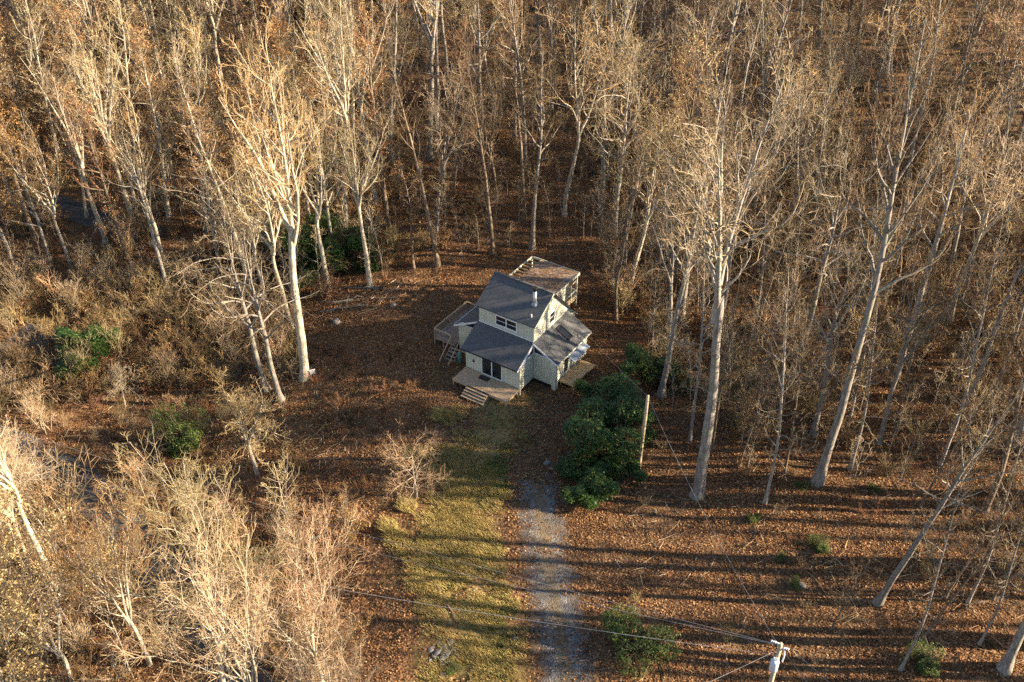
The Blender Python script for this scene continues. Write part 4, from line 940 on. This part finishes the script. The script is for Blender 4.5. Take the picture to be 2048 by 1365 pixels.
for x, y in rng.uniform([-16, 28], [10, 74], (2300, 2)):
    dl = dist_line(x, y, lawn_a); dd_ = dist_line(x, y, drv)
    if dl > 6.4 or (dl > 2.6 and rng.random() < (dl-2.6)/2.6+.35*sin(x*1.1+y*.6)) or (y > 66 and rng.random() < .45) or dd_ < 2.9 or HOUSE_BOX(x, y): continue
    thin = sin(x*.55+3)*cos(y*.37)+.5*sin(x*1.3-y*.9)
    if thin > .35 and rng.random() < .8: continue
    if y < 50 and x < -2.5 and rng.random() < .55: continue
    k = 1 if (rng.random() < (.55 if dd_ < 5.5 else .10) or (y > 62 and abs(x-.5) < 3.2 and rng.random() < .6)) else 0
    if dl > 4.2 and x < -3 and rng.random() < .3: k = 2
    gi_.append((x, y, float(hgt(x, y))+.05, 0, 0, rng.uniform(-.4, .4)+pi, rng.uniform(.7, 1.1), k))
scatter('grass', [[q] for q in gp], gi_, 'dry and green grass tufts on the lawn')

# ------------------------------------------------------------------ evergreens
def ever(kind, px, py, s, lab, grp=None, name='evergreen_shrub', sz=None): putpx(kind, px, py, s, label=lab, group=grp, cat='shrub', name=name, sz=sz)
for px, py, s, lab in ((1170, 1000, 1.0, 'dark green rhododendron at the lower tip of the clump beside the driveway'), (1185, 930, 1.25, 'dark rhododendron in the left part of the clump beside the driveway'),
        (1240, 905, 1.25, 'bright topped rhododendron in the right part of the clump by the wooden pole'), (1215, 850, 1.2, 'shaded rhododendron at the back of the clump below the side deck'), (1190, 800, .9, 'rhododendron closest to the side deck of the house'),
        (1170, 870, .95, 'low rhododendron on the lawn edge of the clump'), (1245, 965, .9, 'rhododendron at the foot of the wooden pole')):
    ever('rhodo0' if s > 1.1 else 'rhodo1', px, py, s*1.0, lab, 'rhododendrons beside the driveway')
ever('rhodo1', 1298, 770, 1.2, 'bright green rhododendron behind the top of the wooden pole'); ever('bushy', 1345, 765, 1.0, 'small yellow green bush behind the wooden pole')
for px, py, s, lab in ((600, 545, 1.5, 'large dark evergreen left of the back yard'), (650, 530, 1.4, 'dark evergreen in the middle of the back yard group'), (705, 540, 1.3, 'evergreen at the right end of the back yard group')):
    ever('rhodo0', px, py, s, lab, 'evergreens at the back left of the yard')
ever('rhodo1', 150, 750, 1.5, 'dark green bush above the road on the left'); ever('rhodo1', 190, 715, 1.1, 'small green bush behind the dark one on the left')
ever('bushy', 370, 900, 1.5, 'soft yellow green conifer like bush on the left bank', sz=2.0)
ever('bushy', 1262, 1290, 1.35, 'green spreading juniper like bush beside the lower driveway'); ever('bushy', 1850, 1335, .7, 'low mossy green bush at the lower right'); ever('bushy', 1640, 1100, .5, 'small yellow green tuft of brush in the right clearing')
ever('bushy', 905, 1345, .28, 'bright green weed tuft beside the stone pile')
for px, py, lab in ((1745, 980, 'just right of the long leaning trunk'), (1600, 975, 'beside the foot of the long leaning trunk'), (1560, 1120, 'left of the stone in the right clearing'), (1590, 1170, 'touching the grey stone in the right clearing'),
        (1510, 1040, 'in front of the slender grey tree on the right'), (1700, 860, 'in the wood behind the long leaning trunk'), (1980, 880, 'near the right edge of the wood'), (2020, 960, 'at the right edge, lower of two')):
    ever('bushy', px, py, rng.uniform(.18, .32), 'small green sapling tuft '+lab, 'small green tufts in the right hand wood')

# ------------------------------------------------------------------ poles, wires, stones, logs, chair
x, y, z = at(1277, 943); pl = empty('wooden_pole', (x, y, z), 0, 'bare wooden pole standing beside the rhododendrons', 'pole')
m = MB(); m.tube([(0,0,-.5),(0.02,0,3),(.1,0,6),(.12,0,8.7)],[.18,.17,.15,.13],10); m.build('shaft', M['pole_wood'], pl, True)
top1 = Vector((x+.12, y, z+8.6))
r = ray(1562, 1288); t = (10.4-CAM_H)/r[2]; ux, uy = float(r[0]*t), float(r[1]*t); uz = float(hgt(ux, uy))
up = empty('utility_pole', (ux, uy, uz), R_(-20), 'wooden utility pole with grey transformer at the bottom edge', 'utility pole'); ZT = 10.4-uz
m = MB(); m.tube([(0,0,-.5),(0,0,4),(0,0,ZT)],[.19,.17,.13],10); m.build('shaft', M['pole_wood'], up, True)
m = MB(); m.tube([(-.1,-.42,ZT-2.15),(-.1,-.42,ZT-2.1),(-.1,-.42,ZT-1.25),(-.1,-.42,ZT-1.2),(-.1,-.42,ZT-1.12)],[.22,.27,.27,.25,.12],16); tr = m.build('transformer', M['trans_grey'], up, True)
for dx in (-.1, .1):
    m = MB(); m.tube([(-.1+dx,-.42,ZT-1.16),(-.1+dx,-.42,ZT-.9)],[.05,.035],8); m.build('bushing', M['porcelain'], tr)
m = MB(); m.box((-.04,-.35,ZT-1.9),(.04,-.1,ZT-1.8)); m.box((-.04,-.35,ZT-1.5),(.04,-.1,ZT-1.4)); m.build('bracket', M['black'], up)
ins = []
for dx, dz in ((-.62, -.05), (.45, -.38)):
    m = MB(); m.bar((0,0,ZT+dz),(dx,0,ZT+dz+.06),.08,.09); m.build('crossarm', M['porcelain'], up)
    m = MB(); xx = np.linspace(0, .34, 7); m.tube([(dx*(.45)+np.sign(dx)*q, 0, ZT+dz+.06) for q in xx],[.05,.09,.05,.09,.05,.09,.05],10); m.build('insulator', M['porcelain'], up)
m = MB(); m.tube([(.3,-.1,ZT-.4),(.35,-.2,ZT-.9),(.32,-.25,ZT-1.3)],.05,8); m.build('cutout_switch', M['porcelain'], up)
Up = Vector((ux, uy, 10.4))
def wire(a, b, sag, lab, rad=.010, grp='overhead wires'):
    a = Vector(a); b = Vector(b); pts = []
    for i in range(41):
        s = i/40; p = a.lerp(b, s); pts.append((p.x, p.y, p.z-4*sag*s*(1-s)))
    m = MB(); c = pts[0]; m.tube([tuple(np.array(p)-np.array(c)) for p in pts], rad, 4); o = m.build('overhead_wire', M['wire']); o.location = c; tag(o, lab, 'wire', grp)
def P3(px, py, zz): r = ray(px, py); t = (zz-CAM_H)/r[2]; return Vector((float(r[0]*t), float(r[1]*t), zz))
wire(Up+Vector((-.5,0,.05)), P3(-160, 800, 7.5), .9, 'thin wire running from the utility pole across the driveway, uppermost')
wire(Up+Vector((.1,0,-.2)), P3(-160, 860, 6.8), 1.0, 'thin wire crossing the driveway between two others')
wire(Up+Vector((-.1,-.1,-1.0)), P3(-160, 1010, 6), 1.2, 'lowest bright wire crossing the lower driveway', .014)
wire(Up+Vector((.5,0,-.2)), P3(1900, 1560, 9.5), .3, 'wire leaving the utility pole to the bottom right', .009)
wire(Up+Vector((.2,0,-.6)), P3(1780, 1560, 8.5), .3, 'second wire leaving the utility pole to the bottom right', .008)
wire(Up+Vector((0,0,-.4)), top1, .8, 'service wire from the utility pole to the bare wooden pole')
wire(Up+Vector((0,0,-.5)), P3(1100, 1490, 8), .5, 'faint wire dropping from the utility pole to the left', .010)
wire(top1, Vector((*W(0.3, 8.6), 5.0)), .5, 'service drop from the wooden pole to the house', .008)

def stone(px, py, s, lab, grp=None):
    r = np.random.default_rng(int(px*7+py)); import bmesh
    bm = bmesh.new(); bmesh.ops.create_icosphere(bm, subdivisions=2, radius=s)
    k = r.normal(0, 1, (3, 3))
    for v in bm.verts:
        c = np.array(v.co)/s; f = 1+.22*np.sin(c@k[0]*2+1)+.16*np.sin(c@k[1]*3.5); v.co = Vector((c*f*s*np.array([1.25, .9, .55])).tolist())
    me = bpy.data.meshes.new('stone'); bm.to_mesh(me); bm.free(); me.materials.append(M['stone']); o = link('stone', me); x, y, z = at(px, py)
    o.location = (x, y, z+s*.25); o.rotation_euler = (0, 0, r.uniform(0, 6)); tag(o, lab, 'stone', grp)
for i, (px, py, s) in enumerate([(862,1300,.22),(875,1306,.28),(888,1296,.25),(895,1308,.3),(906,1300,.22),(885,1318,.26),(868,1315,.2),(900,1288,.24),(878,1288,.18),(912,1310,.2),(860,1322,.16),(884,1330,.15),(893,1326,.18)]):
    stone(px, py, s, 'grey stone in the small heap beside the lower lawn', 'stones of the heap by the lower lawn')
stone(1030, 1278, .2, 'pale stone at the left edge of the lower driveway'); stone(884, 1352, .22, 'single pale stone below the heap'); stone(1095, 926, .28, 'pale flat stone in the grass by the rhododendrons')
stone(1102, 938, .2, 'smaller pale stone next to the flat one by the rhododendrons'); stone(786, 612, .35, 'pale rock on the leaf covered back yard'); stone(1602, 1172, .3, 'grey stone in the leaves of the right clearing'); stone(672, 645, .4, 'grey boulder near the fallen branches left of the yard')
def log(p, q, r0, r1, lab, mat='bark_brown', limbs=3):
    a = Vector(at(*p)); b = Vector(at(*q)); rr = np.random.default_rng(int(p[0])); L = (b-a).length
    e = empty('fallen_log', a, 0, lab, 'log'); n = 9; P = [((b-a)*(i/n)) for i in range(n+1)]
    P = [tuple(np.array(v)+np.array([0, 0, r0*.7])+rr.normal(0, .06, 3)*min(1, i)) for i, v in enumerate(P)]
    m = MB(); m.tube(P, np.linspace(r0, r1, n+1), 7); m.build('trunk', M[mat], e, True)
    for k in range(limbs):
        i = int(rr.integers(3, n)); d = norm(np.array(b-a)/L+rr.normal(0, .6, 3)*np.array([1, 1, .3])+np.array([0, 0, .25])); m = MB(); c = np.array(P[i])
        m.tube([tuple(c), tuple(c+d*.8+rr.normal(0, .1, 3)), tuple(c+d*1.7+rr.normal(0, .2, 3))], [r1*1.0, r1*.7, .02], 5); m.build('branch', M[mat], e, True)
log((868, 1160), (913, 1248), .12, .08, 'thin dark log lying in the grass of the lower lawn', limbs=0)
log((655, 606), (790, 598), .15, .07, 'pale fallen trunk lying across the left end of the back yard', 'bark_grey', 5)
log((640, 625), (735, 612), .12, .05, 'shorter fallen limb just in front of the pale fallen trunk', 'bark_grey', 4)
log((690, 575), (800, 582), .10, .05, 'thin fallen limb behind the pale fallen trunk', 'bark_grey', 4)
log((1240, 600), (1330, 570), .13, .05, 'fallen branch in the brush right of the rear porch', 'bark_grey', 5)
log((2005, 1195), (1930, 1215), .14, .08, 'brown log lying by the right edge', 'bark_brown', 2)
# white garden chair
x, y, z = at(626, 752); ch = empty('garden_chair', (x, y, z), R_(200), 'small white garden chair beside the tall pale trunk', 'chair')
m = MB(); m.box((-.25,-.25,.42),(.25,.25,.46)); m.build('seat', M['white'], ch)
m = MB(); m.box((-.25,.22,.46),(-.2,.26,.95)); m.box((.2,.22,.46),(.25,.26,.95)); m.box((-.25,.22,.9),(.25,.26,.97)); m.box((-.1,.225,.46),(-.06,.255,.9)); m.box((.06,.225,.46),(.1,.255,.9)); m.build('backrest', M['white'], ch)
for a in (-1, 1):
    m = MB(); m.box((a*.25-.02,-.25,.62),(a*.25+.02,.25,.66)); m.box((a*.25-.018,-.24,.46),(a*.25+.018,-.2,.62)); m.build('armrest', M['white'], ch)
    for b in (-1, 1):
        m = MB(); m.box((a*.22-.025,b*.22-.025,0),(a*.22+.025,b*.22+.025,.42)); m.build('leg', M['white'], ch)
